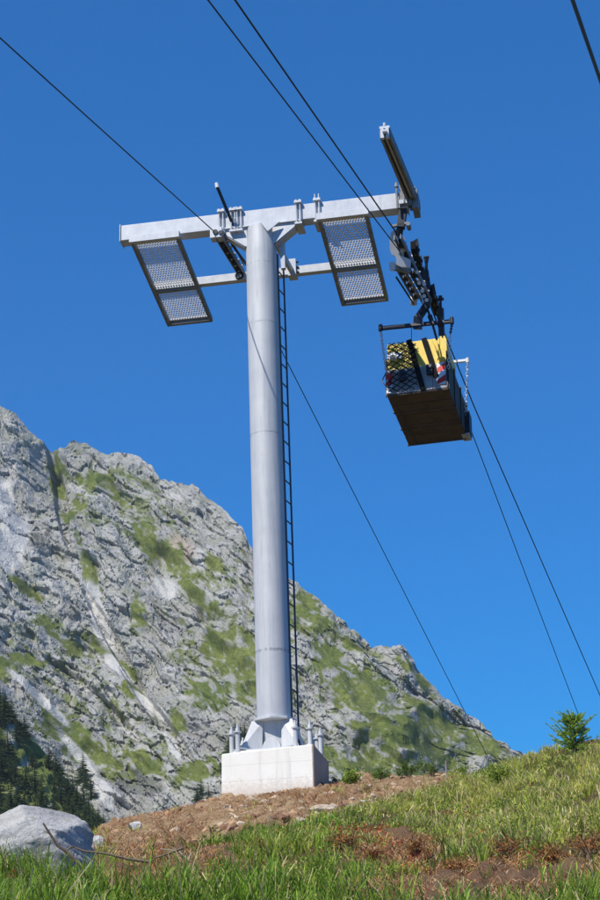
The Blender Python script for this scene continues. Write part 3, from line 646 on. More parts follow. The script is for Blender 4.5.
# front apron down into the valley and a back slope
fr_n = 24; bk_n = 12
rowsF = [Q[:, 0, :]+np.array([0, -1, -.42])*k*9. for k in range(fr_n, 0, -1)]
rowsB = [Q[:, -1, :]+np.array([.1, 1, -.75])*(k**1.3)*2.0+np.array([0, 0, 1])*(2*fbm(cx/12, cx*0+k, 3, 161))[:, None]*(k > 1) for k in range(1, bk_n+1)]
V = np.concatenate([np.stack(rowsF, 1), Q, np.stack(rowsB, 1)], 1)
def padf(a_, fv=None): return np.concatenate([np.repeat(a_[:, :1], fr_n, 1), a_, np.repeat(a_[:, -1:], bk_n, 1)], 1)
def mtn_mat():
    n = N('mountain_rock'); c = n.coord('Object', (.10, .10, .10)); cs = n.coord('Object', (.24, .17, .36), (.2, .6, 0))
    g_ = n.attr('grass').outputs['Fac']; s_ = n.attr('scree').outputs['Fac']; r_ = n.attr('cell').outputs['Fac']; pk = n.attr('pink').outputs['Fac']; dk = n.attr('darkc').outputs['Fac']
    k1 = n.noise(c, .5, 6, .65); k2 = n.noise(cs, 1.6, 7, .75); k3 = n.noise(c, 7, 6, .75)
    vo = n.t.nodes.new('ShaderNodeTexVoronoi'); vo.feature = 'DISTANCE_TO_EDGE'; vo.inputs['Scale'].default_value = 1.3; n.t.links.new(cs, vo.inputs['Vector'])
    rk = n.mix(n.ramp(k1, [(.35, (0, 0, 0)), (.65, (1, 1, 1))]), (.29, .282, .262), (.43, .42, .39))
    rk = n.mix(n.ramp(k2, [(.42, (0, 0, 0)), (.60, (1, 1, 1))]), n.mix(.28, rk, (.22, .215, .20)), rk)
    rk = n.mix(n.math('MULTIPLY', n.ramp(r_, [(.35, (0, 0, 0)), (1, (1, 1, 1))]), .55), rk, (.50, .49, .46))
    rk = n.mix(n.math('MULTIPLY', n.ramp(k3, [(.58, (0, 0, 0)), (.70, (1, 1, 1))]), .15), rk, (.20, .20, .16))
    rk = n.mix(n.math('MULTIPLY', n.ramp(k2, [(.30, (1, 1, 1)), (.40, (0, 0, 0))]), .5), rk, (.20, .22, .10))
    rk = n.mix(n.math('MULTIPLY', n.ramp(vo.outputs[0], [(0, (1, 1, 1)), (.04, (0, 0, 0))]), .4), rk, (.12, .12, .115))
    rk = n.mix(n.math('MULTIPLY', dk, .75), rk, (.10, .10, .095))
    rk = n.mix(n.math('MULTIPLY', pk, .6), rk, (.42, .30, .24))
    ol = n.ramp(n.noise(n.coord('Object', (.16, .12, .2), (.2, .6, 0)), .8, 8, .75), [(.44, (0, 0, 0)), (.60, (1, 1, 1))])
    rk = n.mix(n.math('MULTIPLY', ol, .42), rk, (.20, .215, .10))
    sc_ = n.mix(k3, (.44, .43, .40), (.62, .605, .56))
    col = n.mix(n.math('MULTIPLY', s_, .8), rk, sc_)
    g1 = n.mix(n.ramp(k1, [(.35, (0, 0, 0)), (.65, (1, 1, 1))]), (.115, .145, .034), (.21, .225, .06))
    g1 = n.mix(n.ramp(k3, [(.4, (0, 0, 0)), (.65, (1, 1, 1))]), g1, (.07, .10, .022))
    gm = n.math('MULTIPLY', g_, n.ramp(n.math('ADD', k2, n.math('MULTIPLY', g_, .25)), [(.46, (0, 0, 0)), (.51, (1, 1, 1))]))
    col = n.mix(gm, col, g1)
    vm_ = n.math('MULTIPLY', n.math('SUBTRACT', 1., gm), 6.)
    bp = n.math('ADD', n.math('MULTIPLY', k2, 1.3), n.math('ADD', n.math('MULTIPLY', k3, .6), n.math('MULTIPLY', n.math('MINIMUM', vo.outputs[0], .08), vm_)))
    return n.out(col, .95, bp, .45, .7, 0, .1)
mt = bigmesh('mountain', V.reshape(-1, 3), grid(V.shape[0], V.shape[1])[:, ::-1], mat=mtn_mat(), attrs={'grass': padf(grass).ravel(), 'scree': padf(scree).ravel(), 'cell': padf(np.clip(.35*r2+.2*r1+.75*(fbm(u/80, v/11, 4, 181)+.42), 0, 1)*(1-soft)).ravel(), 'pink': padf(pink).ravel(), 'darkc': padf(darkc).ravel()})
tag(mt, kind='structure')
# nearer wooded spur, lower left
sx = np.arange(-220, 150, 1.6); st_ = np.linspace(0, 1, 90)
sr = np.interp(sx, [-220, -60, 0, 15, 30, 45, 60, 80, 105, 118, 150], [560, 660, 706, 718, 736, 752, 772, 794, 822, 840, 890])
SX, ST = np.meshgrid(sx, st_, indexing='ij'); SR = sr[:, None]+0*ST
SROW = 905+(np.minimum(SR, 900)-905)*ST
SQ = P(SX, SROW, 300+70*ST)
c5, r5, e5 = cells(SX/9, SROW/5, 201); SQ = SQ+np.array([0, -.6, .8])*((2.5*fbm(SX/30, SROW/20, 4, 210)+.8*c5)*sm(1.05, .9, ST))[..., None]
SB = np.stack([SQ[:, -1, :]+np.array([-.5, 1, -.7])*(k**1.2)*1.5 for k in range(1, 14)], 1)
SFr = np.stack([SQ[:, 0, :]+np.array([0, -1, -.35])*k*8 for k in range(12, 0, -1)], 1)
SV = np.concatenate([SFr, SQ, SB], 1)
sgr = sm(.22, .42, fbm(SX/14, SROW/10, 4, 220)*.8+.55)
sgr = np.concatenate([np.repeat(sgr[:, :1], 12, 1), sgr, np.repeat(sgr[:, -1:], 13, 1)], 1)
hs = bigmesh('hillside', SV.reshape(-1, 3), grid(SV.shape[0], SV.shape[1])[:, ::-1], mat=bpy.data.materials['mountain_rock'], attrs={'grass': sgr.ravel(), 'scree': (1-sgr).ravel()*.6, 'cell': 0*sgr.ravel(), 'pink': 0*sgr.ravel(), 'darkc': 0*sgr.ravel()})
tag(hs, kind='structure')
# ------------------------------------------------------------------ TREES
def leaf_mat(name, a, b, tr=.25):
    n = N(name); at = n.attr('tint').outputs['Color']; k = n.noise(n.coord(), .8, 3)
    col = n.mix(.5, n.mix(k, a, b), at, 'MIX') if False else n.mix(k, a, b)
    n.out(col, .7, None, spec=.2)
    t = n.t.nodes.new('ShaderNodeBsdfTranslucent'); n.t.links.new(col, t.inputs[0]); m = n.t.nodes.new('ShaderNodeMixShader'); m.inputs[0].default_value = tr
    n.t.links.new(n.b.outputs[0], m.inputs[1]); n.t.links.new(t.outputs[0], m.inputs[2]); n.t.links.new(m.outputs[0], n.t.nodes['Material Output'].inputs[0])
    return n.m
M['needle'] = leaf_mat('spruce_needles', (.06, .095, .032), (.13, .185, .05), .3)
M['bark'] = flat('bark', (.10, .07, .05), .9, .4)
def spruce(h, w, seed):
    r = np.random.default_rng(seed); V_, F_ = [], []
    nl = 16
    for k in range(nl):
        t = (k+.3)/nl; z = h*(.06+.92*t); rad = w*(1-t)**.85*(.8+.4*r.random())+.04; nb_ = int(8+10*(1-t))
        for j in range(nb_):
            a_ = r.random()*6.28; L_ = rad*(.65+.55*r.random()); dr = -.30*L_*(1-t*.6)
            for s in range(3):
                f0 = s/3.; f1 = (s+1.2)/3.; aa = a_+r.normal()*.16
                wd = L_*.20*(1.2-f0)
                d_ = np.array([math.cos(aa), math.sin(aa), 0]); sd_ = np.array([-d_[1], d_[0], 0])
                zz = z+r.normal()*.05*h/nl
                q0 = d_*L_*f0+[0, 0, zz+dr*f0]; q1 = d_*L_*f1+[0, 0, zz+dr*f1+.03*h/5*r.normal()]
                n0 = len(V_); V_ += [q0-sd_*wd*.5, q0+sd_*wd*.5+[0, 0, -wd*.8], q1]; F_.append((n0, n0+1, n0+2))
                V_ += [q0+sd_*wd*.5, q0-sd_*wd*.5+[0, 0, -wd*.8], q1*[.95, .95, 1]]; F_.append((n0+3, n0+4, n0+5))
    return np.array(V_), np.array(F_)
tree_src = []
for i in range(4):
    V_, F_ = spruce(5.2, 1.6+.25*i, 300+i)
    me = bigmesh('crown', V_, None, F_, mat=M['needle'], attrs={'tint': np.ones((len(V_), 3))}).data
    g = MB(); g.cyl((0, 0, -.3), (0, 0, 4.9), .13, .02, 7); tr = g.build('trunk', M['bark']).data
    tree_src.append((me, tr))
    for o in [o for o in COL.objects if o.data in (me, tr)]: bpy.data.objects.remove(o)
def add_tree(i, pos, sc, label, group):
    r_ = empty('spruce_tree', None, label=label, cat='spruce', group=group); r_.location = pos; r_.rotation_euler = (0, 0, random.random()*6.28); r_.scale = (sc*random.uniform(.85, 1.25),)*2+(sc,)
    c = link('crown', tree_src[i][0], r_); t = link('trunk', tree_src[i][1], r_); return r_
def surf_spur(px, row):
    t = np.clip((row-905)/(np.interp(px, sx, np.minimum(sr, 900))-905), 0, 1)
    i = int(np.clip(round((px-sx[0])/1.6), 0, len(sx)-1)); j = int(round(t*(len(st_)-1))); return SQ[i, j]
pts = []; tries = 0
while len(pts) < 140 and tries < 9000:
    tries += 1
    x_ = random.uniform(-60, 106); top = np.interp(x_, sx, sr); y_ = random.uniform(top+3, min(top+120, 872))
    if 0 < x_ < 40 and 775 < y_ < 805 and random.random() < .8: continue
    if any(abs(x_-a_) < 3.6 and abs(y_-b_) < 6 for a_, b_ in pts): continue
    pts.append((x_, y_))
for x_, y_ in pts:
    q = surf_spur(x_, y_); add_tree(random.randrange(4), q, random.uniform(.75, 1.35) if x_ < 60 else random.uniform(.7, 1.0), 'dark spruce in the wood on the steep slope at the lower left', 'spruces on the lower left slope')
def surf_m(px, row):
    i = int(np.clip(round((px-cx[0])/1.2), 0, len(cx)-1)); t = (row-base_row)/(rr[i]-base_row); return Q[i, int(np.clip(round(t*349), 0, 349))]
for x_, y_, s_ in ((235, 768, 2.2), (242, 770, 2.4), (229, 771, 1.7), (236, 746, 1.5), (241, 752, 1.3), (232, 757, 1.2), (246, 748, 1.3), (84, 776, 1.3), (87, 790, 1.4), (92, 802, 1.2), (80, 783, 1.1), (203, 800, .9), (210, 803, .8), (199, 806, .8), (247, 762, 1.1), (229, 770, 1.3), (238, 770, 1.1)):
    add_tree(random.randrange(4), surf_m(x_, y_), s_*1.05, 'small dark spruce standing alone or in a clump at the foot of the rock face', 'spruces at the foot of the rock face')
# ------------------------------------------------------------------ GRASS AND HERBS
def blade_mat(name, tr=.35, rough=.6):
    n = N(name); at = n.attr('tint').outputs['Color']; n.out(at, rough, None, spec=.25)
    t = n.t.nodes.new('ShaderNodeBsdfTranslucent'); n.t.links.new(at, t.inputs[0]); m = n.t.nodes.new('ShaderNodeMixShader'); m.inputs[0].default_value = tr
    n.t.links.new(n.b.outputs[0], m.inputs[1]); n.t.links.new(t.outputs[0], m.inputs[2]); n.t.links.new(m.outputs[0], n.t.nodes['Material Output'].inputs[0]); return n.m
M['blade'] = blade_mat('grass_blades'); M['dry'] = blade_mat('dry_stalks', .15, .8)
def blades(name, pos, hgt_, wid, lean, col, mat, curl=1.):
    n_ = len(pos); az = rng.random(n_)*6.283; d_ = np.stack([np.cos(az), np.sin(az), 0*az], 1); fa = rng.random(n_)*6.283
    sd_ = np.stack([np.cos(fa), np.sin(fa), 0*fa], 1)*(wid/2)[:, None]
    upv = np.array([0, 0, 1.])
    p0 = pos-upv*.02; p1 = pos+upv*(hgt_*.45)[:, None]+d_*(hgt_*lean*.22)[:, None]; p2 = pos+upv*(hgt_*.8)[:, None]+d_*(hgt_*lean*.62)[:, None]; p3 = pos+upv*(hgt_*(1-.25*lean*curl))[:, None]+d_*(hgt_*lean*1.15)[:, None]
    V_ = np.stack([p0-sd_, p0+sd_, p1-sd_*.9, p1+sd_*.9, p2-sd_*.6, p2+sd_*.6, p3], 1)
    b_ = (np.arange(n_)*7)[:, None]
    q = np.concatenate([b_+np.array([[0, 1, 3, 2]]), b_+np.array([[2, 3, 5, 4]])], 0); t_ = b_+np.array([[4, 5, 6]])
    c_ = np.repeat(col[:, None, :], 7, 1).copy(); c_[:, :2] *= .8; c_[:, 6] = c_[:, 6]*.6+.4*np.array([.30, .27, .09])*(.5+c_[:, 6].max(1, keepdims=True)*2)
    return bigmesh(name, V_.reshape(-1, 3), q, t_, mat=mat, attrs={'tint': np.clip(c_.reshape(-1, 3), 0, 1)}, smooth=True)
def scatter(nt, ymin=12.5, ymax=34):
    y = ymin+(ymax-ymin)*rng.random(nt)**.9; x = (rng.random(nt)*2-1)*(.23*y+1.2)
    z = gz(x, y); px, py, d_ = pr(np.stack([x, y, z], -1)); dc = np.interp(px, pxs, cd_)
    k = (y < dc+2.0)&(px > -90)&(px < 690); return x[k], y[k], z[k], px[k], py[k]
def inblock(x, y):
    dx = x-B[0]; dy = y-B[1]; a_ = dx*XL[0]+dy*XL[1]; b_ = dx*Yh[0]+dy*Yh[1]; return (np.abs(a_) < 1.0)&(b_ > -1.15)&(b_ < 1.2)
x, y, z, px, py = scatter(36000)
s1, s2 = soilmask(x, y, z); dens = (1-.97*s1)*(1-.95*s2)*(.05+.95*sm(-.12, .16, fbm(x/.55, y/.55, 3, 61)))
dens *= np.where((px > 180)&(px < 330)&(py < 835), .25, 1)
k = (rng.random(len(x)) < dens)&~inblock(x, y); x, y, z, px, py = (a_[k] for a_ in (x, y, z, px, py))
nb_ = 16; rep = lambda a_: np.repeat(a_, nb_)
tx, ty = rep(x)+rng.normal(size=len(x)*nb_)*.045, rep(y)+rng.normal(size=len(x)*nb_)*.045
tz = gz(tx, ty); tpx = rep(px); tpy = rep(py)
th = rep(.08+.23*rng.random(len(x))**1.8)*rng.uniform(.55, 1.15, len(tx))
tall = rng.random(len(tx)) < .003; th = np.where(tall, rng.uniform(.30, .48, len(tx)), th)
th *= (.55+.55*sm(838, 880, tpy))*rep(.75+.5*sm(-.1, .3, fbm(x/.55, y/.55, 3, 61)))*np.where((tpx < 200)&(tpy > 860), 1.15, 1)*np.where((tpx > 400), 1.15, 1)
yel = np.clip(rep(fbm(x/1.6, y/1.6, 3, 62))*.9+.35+.60*sm(340, 480, tpx)*sm(895, 820, tpy)+rng.normal(size=len(tx))*.22-.25*sm(845, 880, tpy), 0, 1)[:, None]
colg = np.array([.23, .38, .04])*(1-yel)+np.array([.58, .60, .10])*yel
br_ = (rng.random(len(tx)) < .10+.24*(tpx > 340)*sm(885, 840, tpy))[:, None]; colg = np.where(br_, np.array([.74, .60, .30]), colg)
colg = np.where(tall[:, None], np.array([.62, .52, .26]), colg); colg = colg*(rng.uniform(.65, 1.25, len(tx))*rep(rng.uniform(.5, 1.3, len(x))))[:, None]
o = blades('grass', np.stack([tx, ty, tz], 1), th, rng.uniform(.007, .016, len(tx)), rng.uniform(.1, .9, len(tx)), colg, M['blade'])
tag(o, 'green and yellowish tufts of long grass covering the slope', 'grass', None, 'stuff')
# broad-leaved short cover: bilberry, alpenrose leaves, some turning red
def leaves(name, cxs, cys, colr, rad, hh_, nl, size, mat, flat_=False):
    n_ = len(cxs); N_ = n_*nl; rp_ = lambda a_: np.repeat(a_, nl)
    dx, dy = rng.normal(size=N_)*rp_(rad), rng.normal(size=N_)*rp_(rad)
    X_, Y_ = rp_(cxs)+dx, rp_(cys)+dy; Z_ = gz(X_, Y_)+rng.random(N_)**.7*rp_(hh_)*np.exp(-(dx*dx+dy*dy)/(2*rp_(rad)**2+1e-6)*.5)
    c = np.stack([X_, Y_, Z_], 1); a_ = rng.normal(size=(N_, 3)); a_ /= np.linalg.norm(a_, axis=1, keepdims=True); b_ = np.cross(a_, rng.normal(size=(N_, 3))); b_ /= np.linalg.norm(b_, axis=1, keepdims=True)
    s_ = (size*rng.uniform(.6, 1.3, N_))[:, None]
    V_ = np.stack([c-a_*s_, c+b_*s_*.45, c+a_*s_, c-b_*s_*.45], 1); col = np.repeat(colr, nl, 0)*rng.uniform(.6, 1.35, (N_, 1))
    return bigmesh(name, V_.reshape(-1, 3), (np.arange(N_)*4)[:, None]+np.array([[0, 1, 2, 3]]), mat=mat, attrs={'tint': np.clip(np.repeat(col, 4, 0), 0, 1)})
x, y, z, px, py = scatter(5200); s1, s2 = soilmask(x, y, z)
k = (rng.random(len(x)) < (1-.98*s1)*(1-.6*s2)*(.25+.75*sm(-.1, .3, fbm(x/1.1, y/1.1, 3, 63))))&~inblock(x, y); x, y, px, py = x[k], y[k], px[k], py[k]
redz = np.exp(-((px-395)/60)**2-((py-848)/16)**2)+np.exp(-((px-350)/70)**2-((py-840)/10)**2)*.6+np.exp(-((px-500)/110)**2-((py-868)/12)**2)*.8+np.exp(-((px-175)/60)**2-((py-862)/12)**2)*.5+.06
isr = (rng.random(len(x)) < redz*.9)[:, None]
base = np.where(rng.random((len(x), 1)) < .5, np.array([.22, .34, .045]), np.array([.46, .48, .09]))
rcol = np.where(rng.random((len(x), 1)) < .3, np.array([.45, .06, .03]), np.array([.55, .24, .07]))
o = leaves('ground_cover', x, y, np.where(isr, rcol, base), rng.uniform(.05, .13, len(x)), rng.uniform(.08, .20, len(x)), 34, .020, M['blade'])
tag(o, 'low leafy bilberry and heath cover, green with rust-red patches, between the grass', 'ground cover', None, 'stuff')
# dry litter, roots and straw on the soil edges
x, y, z, px, py = scatter(26000); s1, s2 = soilmask(x, y, z)
edge_ = np.exp(-((px-285)/80)**2)*sm(815, 800, py)
pb = s2*1.0*np.where(s2 > .3, 1, .7)+s1*.015+edge_*.5*s1+s1*(1-.8*np.exp(-((px-245)/75)**2))*.26*sm(.14, .42, fbm(x/.9, y/.9, 3, 64))+s1*(px < 190)*.25
k = (rng.random(len(x)) < pb)&~inblock(x, y); x, y, px, py = x[k], y[k], px[k], py[k]
nb_ = 9; tx = np.repeat(x, nb_)+rng.normal(size=len(x)*nb_)*.06; ty = np.repeat(y, nb_)+rng.normal(size=len(x)*nb_)*.06
cc = np.array([[.46, .26, .12], [.66, .42, .20], [.26, .13, .06], [.74, .56, .32], [.50, .19, .07]])[rng.integers(0, 5, len(tx))]*rng.uniform(.6, 1.2, (len(tx), 1))
o = blades('dry_litter', np.stack([tx, ty, gz(tx, ty)+.01], 1), rng.uniform(.03, .12, len(tx)), rng.uniform(.005, .012, len(tx)), rng.uniform(.5, 1.8, len(tx)), cc, M['dry'], .55)
tag(o, 'dry brown roots, stalks and dead grass lying on the dug soil', 'dry litter', None, 'stuff')
# rubble in the soil
def rock_mesh(r, seed, flat_=.6, det=3):
    import bmesh
    bm = bmesh.new(); bmesh.ops.create_icosphere(bm, subdivisions=det, radius=1.)
    co = np.array([v_.co for v_ in bm.verts]); rg = np.random.default_rng(seed)
    dirs = rg.normal(size=(13, 3)); dirs /= np.linalg.norm(dirs, axis=1, keepdims=True); ds = rg.uniform(.55, .9, 13)
    for d_, h_ in zip(dirs, ds):
        q = co@d_; ex = np.maximum(q-h_, 0); co = co-ex[:, None]*d_*.96
    co += .03*np.stack([fbm(co[:, 0]*3+i*7, co[:, 1]*3+co[:, 2]*5, 3, seed+i) for i in range(3)], 1)
    co *= r*np.array([1, .8, flat_])
    return co, np.array([[v_.index for v_ in f_.verts] for f_ in bm.faces])
x, y, z, px, py = scatter(14000, 18, 36); s1, s2 = soilmask(x, y, z); k = (rng.random(len(x)) < s1*.9)&~inblock(x, y); x, y, z = x[k][:2600], y[k][:2600], z[k][:2600]
VV, FF, CC = [], [], []; n0 = 0; protos = [rock_mesh(1., 500+i, .7, 1) for i in range(6)]
for i in range(len(x)):
    v_, f_ = protos[i % 6]; s_ = .022+.10*rng.random()**3; a_ = rng.random()*6.28; rot = np.array([[math.cos(a_), -math.sin(a_), 0], [math.sin(a_), math.cos(a_), 0], [0, 0, 1]])
    VV.append(v_@rot*s_*rng.uniform(.7, 1.3, 3)+[x[i], y[i], z[i]+s_*.2]); FF.append(f_+n0); n0 += len(v_)
    CC.append(np.tile(np.array([[.50, .31, .17], [.26, .14, .08], [.60, .47, .33], [.36, .20, .11]])[rng.integers(4)]*rng.uniform(.7, 1.15), (len(v_), 1)))
o = bigmesh('soil_rubble', np.concatenate(VV), None, np.concatenate(FF), mat=M['dry'], attrs={'tint': np.concatenate(CC)})
tag(o, 'small clods and pebbles scattered over the bare brown soil', 'rubble', None, 'stuff')
def stone_mat(name, a, b):
    n = N(name); c = n.coord(); k = n.noise(c, 2.2, 7, .7); k2 = n.noise(n.coord('Object', (2, 5, 9), (.3, .2, .4)), 2.5, 5, .7)
    col = n.mix(n.ramp(k, [(.36, (0, 0, 0)), (.64, (1, 1, 1))]), a, b); col = n.mix(n.math('MULTIPLY', n.ramp(k2, [(.52, (0, 0, 0)), (.62, (1, 1, 1))]), .5), col, tuple(v*.5 for v in a))
    return n.out(col, .9, n.math('ADD', k, k2), .8, .05, 0, .2)
def boulder_mat():
    n = N('boulder_rock'); c = n.coord(); k = n.noise(c, 2.2, 8, .7); k3 = n.noise(c, 22, 5, .75)
    vo = n.t.nodes.new('ShaderNodeTexVoronoi'); vo.feature = 'DISTANCE_TO_EDGE'; vo.inputs['Scale'].default_value = 1.0
    mp = n.coord('Object', (1.6, 3, 5), (.35, .15, .5)); nn = n.t.nodes.new('ShaderNodeVectorMath'); nn.operation = 'ADD'; n.t.links.new(mp, nn.inputs[0])
    sc2 = n.t.nodes.new('ShaderNodeTexNoise'); sc2.inputs['Scale'].default_value = 3; n.t.links.new(c, sc2.inputs[0]); n.t.links.new(sc2.outputs['Color'], nn.inputs[1]); n.t.links.new(nn.outputs[0], vo.inputs['Vector'])
    col = n.mix(n.ramp(k, [(.36, (0, 0, 0)), (.64, (1, 1, 1))]), (.38, .365, .335), (.60, .58, .54))
    col = n.mix(n.math('MULTIPLY', n.ramp(k3, [(.5, (0, 0, 0)), (.62, (1, 1, 1))]), .3), col, (.20, .20, .17))
    col = n.mix(n.math('MULTIPLY', n.ramp(vo.outputs[0], [(0, (1, 1, 1)), (.02, (0, 0, 0))]), .12), col, (.16, .15, .13))
    lic = n.ramp(n.noise(c, 5, 5, .7), [(.58, (0, 0, 0)), (.64, (1, 1, 1))]); col = n.mix(n.math('MULTIPLY', lic, .5), col, (.34, .33, .20))
    return n.out(col, .95, n.math('ADD', n.math('ADD', k, n.math('MULTIPLY', k3, .4)), n.math('MULTIPLY', n.math('MINIMUM', vo.outputs[0], .08), .5)), 1., .06, 0, .15)
M['boulder'] = boulder_mat()
M['stone'] = stone_mat('grey_stone', (.36, .35, .32), (.62, .60, .56)); M['tan'] = stone_mat('tan_stone', (.42, .32, .22), (.62, .52, .40)); M['pale'] = stone_mat('pale_stone', (.6, .57, .52), (.78, .75, .70))
def place(px, row, near=14, far=33):        # where the sight line over a ground spot meets the ground
    for dd in np.arange(near, far, .05):
        q = P(px, row, dd)
        if q[2] <= gz(q[0], q[1]): return q
    return P(px, row, far)
def stone(name, px, row, r, flat_, mat, seed, label, rot=0, tiltv=0, group=None, det=4, sink=.3):
    q = place(px, row); v_, f_ = rock_mesh(r, seed, flat_, det)
    o = bigmesh(name, v_, None, f_, mat=M[mat]); o.location = (q[0], q[1], gz(q[0], q[1])+r*flat_*sink); o.rotation_euler = (0, tiltv, rot)
    return tag(o, label, 'rock' if r > .3 else 'stone', group)
# the large grey boulder at the left
import bmesh as _bm
_b = _bm.new(); _bm.ops.create_icosphere(_b, subdivisions=6, radius=1.); g_v = np.array([v_.co for v_ in _b.verts]); g_f = np.array([[v_.index for v_ in f_.verts] for f_ in _b.faces])
for (nx_, ny_, nz_, h_) in ((-.30, -.45, .84, .40), (-.05, -.93, .36, .50), (.93, -.30, .20, .72), (.62, -.25, .74, .58), (.35, -.75, .55, .60), (-.75, -.5, .43, .74), (-.1, .5, .86, .50), (.1, -.99, -.1, .56), (.78, -.62, .05, .74), (-.45, -.75, .48, .62)):
    d_ = np.array([nx_, ny_, nz_]); d_ /= np.linalg.norm(d_); q = g_v@d_; g_v = g_v-np.maximum(q-h_, 0)[:, None]*d_*.97
cv, _, ce = cells(g_v[:, 0]*2.2+g_v[:, 2]*2.5, g_v[:, 1]*2.2+g_v[:, 2]*3.5+g_v[:, 0], 77); cw, _, _ = cells(g_v[:, 0]*6+g_v[:, 2]*5, g_v[:, 1]*6+g_v[:, 2]*9, 78)
g_v = g_v*(1+.055*cv+.022*cw+.03*fbm(g_v[:, 0]*5, g_v[:, 1]*5+g_v[:, 2]*9, 5, 79))[:, None]
bq = P(4, 850, 17.5)
bo = bigmesh('boulder', g_v*[.98, .8, .72], None, g_f, mat=M['boulder'], smooth=True); bo.location = (bq[0], bq[1], bq[2]-.02); bo.rotation_euler = (0, math.radians(-8), math.radians(6))
tag(bo, 'big pale grey boulder half sunk in the grass at the left edge', 'boulder')
stone('stone', 94, 850, .20, .7, 'stone', 612, 'blocky blue-grey stone wedged against the right end of the big boulder', .4)
stone('stone', 136, 834, .13, .9, 'pale', 605, 'small whitish upright stone on the left of the bare soil', .8, .6, sink=.8)
stone('stone', 322, 812, .24, .35, 'tan', 606, 'long tan slab lying on the soil below the right side of the concrete block', .3)
stone('stone', 352, 808, .14, .4, 'tan', 607, 'rounded tan stone just right of the long slab on the soil', 1.2)
stone('stone', 365, 803, .22, .22, 'pale', 608, 'flat pale grey slab on the soil right of the tan stones', .1)
stone('stone', 421, 791, .18, .3, 'pale', 609, 'flat whitish stone at the right end of the bare soil by the grass', .2)
stone('stone', 246, 816, .12, .6, 'tan', 610, 'brownish lump of stone in the soil below the left half of the block', .9)
stone('stone', 300, 822, .10, .6, 'tan', 611, 'lowest small tan stone, in the soil just above the grass edge', 2.2)
M['twig'] = flat('dead_wood', (.20, .14, .10), .9, .4, 14); M['twig2'] = flat('bleached_wood', (.50, .42, .32), .9, .3, 14)
def twig(pix, r0, r1, label, mat='twig', dist=None, side=()):
    g = MB(); qs = []
    q0 = place(*pix[0][:2])
    dref = dist or (q0-EYE)@F
    for (x_, y_) in pix: qs.append(P(x_, y_, dref))
    n_ = len(qs); g.tube(qs, [r0+(r1-r0)*k/(n_-1) for k in range(n_)], 7)
    for a_, b_ in side:
        q = qs[a_]; e = P(b_[0], b_[1], dref+.15); g.tube([q, (q+e)/2+np.array([0, 0, .01]), e], [r1*1.1, r1*.9, r1*.5], 6)
    o = g.build('branch', M[mat], None, smooth=True); return tag(o, label, 'branch')
twig([(82, 868), (66, 851), (58, 846), (50, 834), (43, 823)], .020, .008, 'dark bare branch with its tip sticking up in front of the boulder', 'twig', 15.9, side=((1, (76, 846)), (3, (44, 832))))
twig([(150, 862), (128, 859), (108, 854), (84, 851), (70, 846)], .018, .007, 'long brown root lying across the soil from the boulder to the right', 'twig', 16.2, side=((2, (116, 847)),))
twig([(183, 848), (170, 853), (155, 858), (148, 864)], .013, .006, 'thin bent brown twig over the grass right of the long root', 'twig', 15.8)
twig([(200, 866), (188, 860), (178, 851), (160, 849)], .016, .006, 'forked bleached twig lying on the soil patch at lower left', 'twig2', side=((1, (192, 852)),))
twig([(149, 826), (146, 820), (144, 812)], .009, .005, 'short pale splinter standing up on the left crest of the soil', 'twig2')
twig([(352, 866), (375, 863), (400, 862), (418, 863)], .014, .008, 'straight orange-brown stick lying low between tufts near the bottom middle', 'twig')
twig([(447, 781), (446.5, 772), (446, 761)], .020, .012, 'thin grey dead stem standing at the right end of the bare soil', 'twig2')
# ------------------------------------------------------------------ PLANTS ON THE CREST
def bush(name, px, row, h, rad, nl, size, c0, c1, label, cat, group=None, twigs=9, mat='blade'):
    q = place(px, row); base_ = np.array([q[0], q[1], gz(q[0], q[1])])
    r_ = empty(name, None, label=label, cat=cat, group=group); r_.location = base_
    g = MB(); tips = []
    for k_ in range(twigs):
        a_ = rng.random()*6.28; L_ = h*rng.uniform(.6, 1.0); o_ = rad*rng.uniform(.2, 1)
        e = (math.cos(a_)*o_, math.sin(a_)*o_, L_); m_ = (e[0]*.35, e[1]*.35, L_*.55); g.tube([(0, 0, -.05), m_, e], [.006, .005, .003], 5); tips += [(np.array(m_), np.array(e))]
    g.build('stem', M['twig'], r_)
    t_ = rng.random(nl)[:, None]; i_ = rng.integers(0, len(tips), nl); A_ = np.array([tips[k_][0] for k_ in i_]); E_ = np.array([tips[k_][1] for k_ in i_])
    c = A_*.6*(1-t_)+(E_*t_+A_*.4*(1-t_))+rng.normal(size=(nl, 3))*size*1.6
    a_ = rng.normal(size=(nl, 3)); a_[:, 2] += .6; a_ /= np.linalg.norm(a_, axis=1, keepdims=True); b_ = np.cross(a_, rng.normal(size=(nl, 3))); b_ /= np.linalg.norm(b_, axis=1, keepdims=True); s_ = size*rng.uniform(.6, 1.4, (nl, 1))
    V_ = np.stack([c-a_*s_, c+b_*s_*.4, c+a_*s_, c-b_*s_*.4], 1); mx = rng.random((nl, 1)); col = (np.array(c0)*(1-mx)+np.array(c1)*mx)*rng.uniform(.7, 1.2, (nl, 1))
    bigmesh('foliage', V_.reshape(-1, 3), (np.arange(nl)*4)[:, None]+np.array([[0, 1, 2, 3]]), mat=M[mat], attrs={'tint': np.repeat(col, 4, 0)}, parent=r_)
    return r_
G1, G2, G3 = (.18, .28, .04), (.36, .45, .06), (.10, .16, .035)
bush('shrub', 349, 789, .34, .26, 700, .026, G2, (.22, .32, .05), 'bright green leafy shrub directly right of the concrete block', 'shrub')
bush('shrub', 382, 783, .33, .36, 900, .022, G1, G3, 'dark green low shrub on the crest left of the grey dead stem', 'shrub')
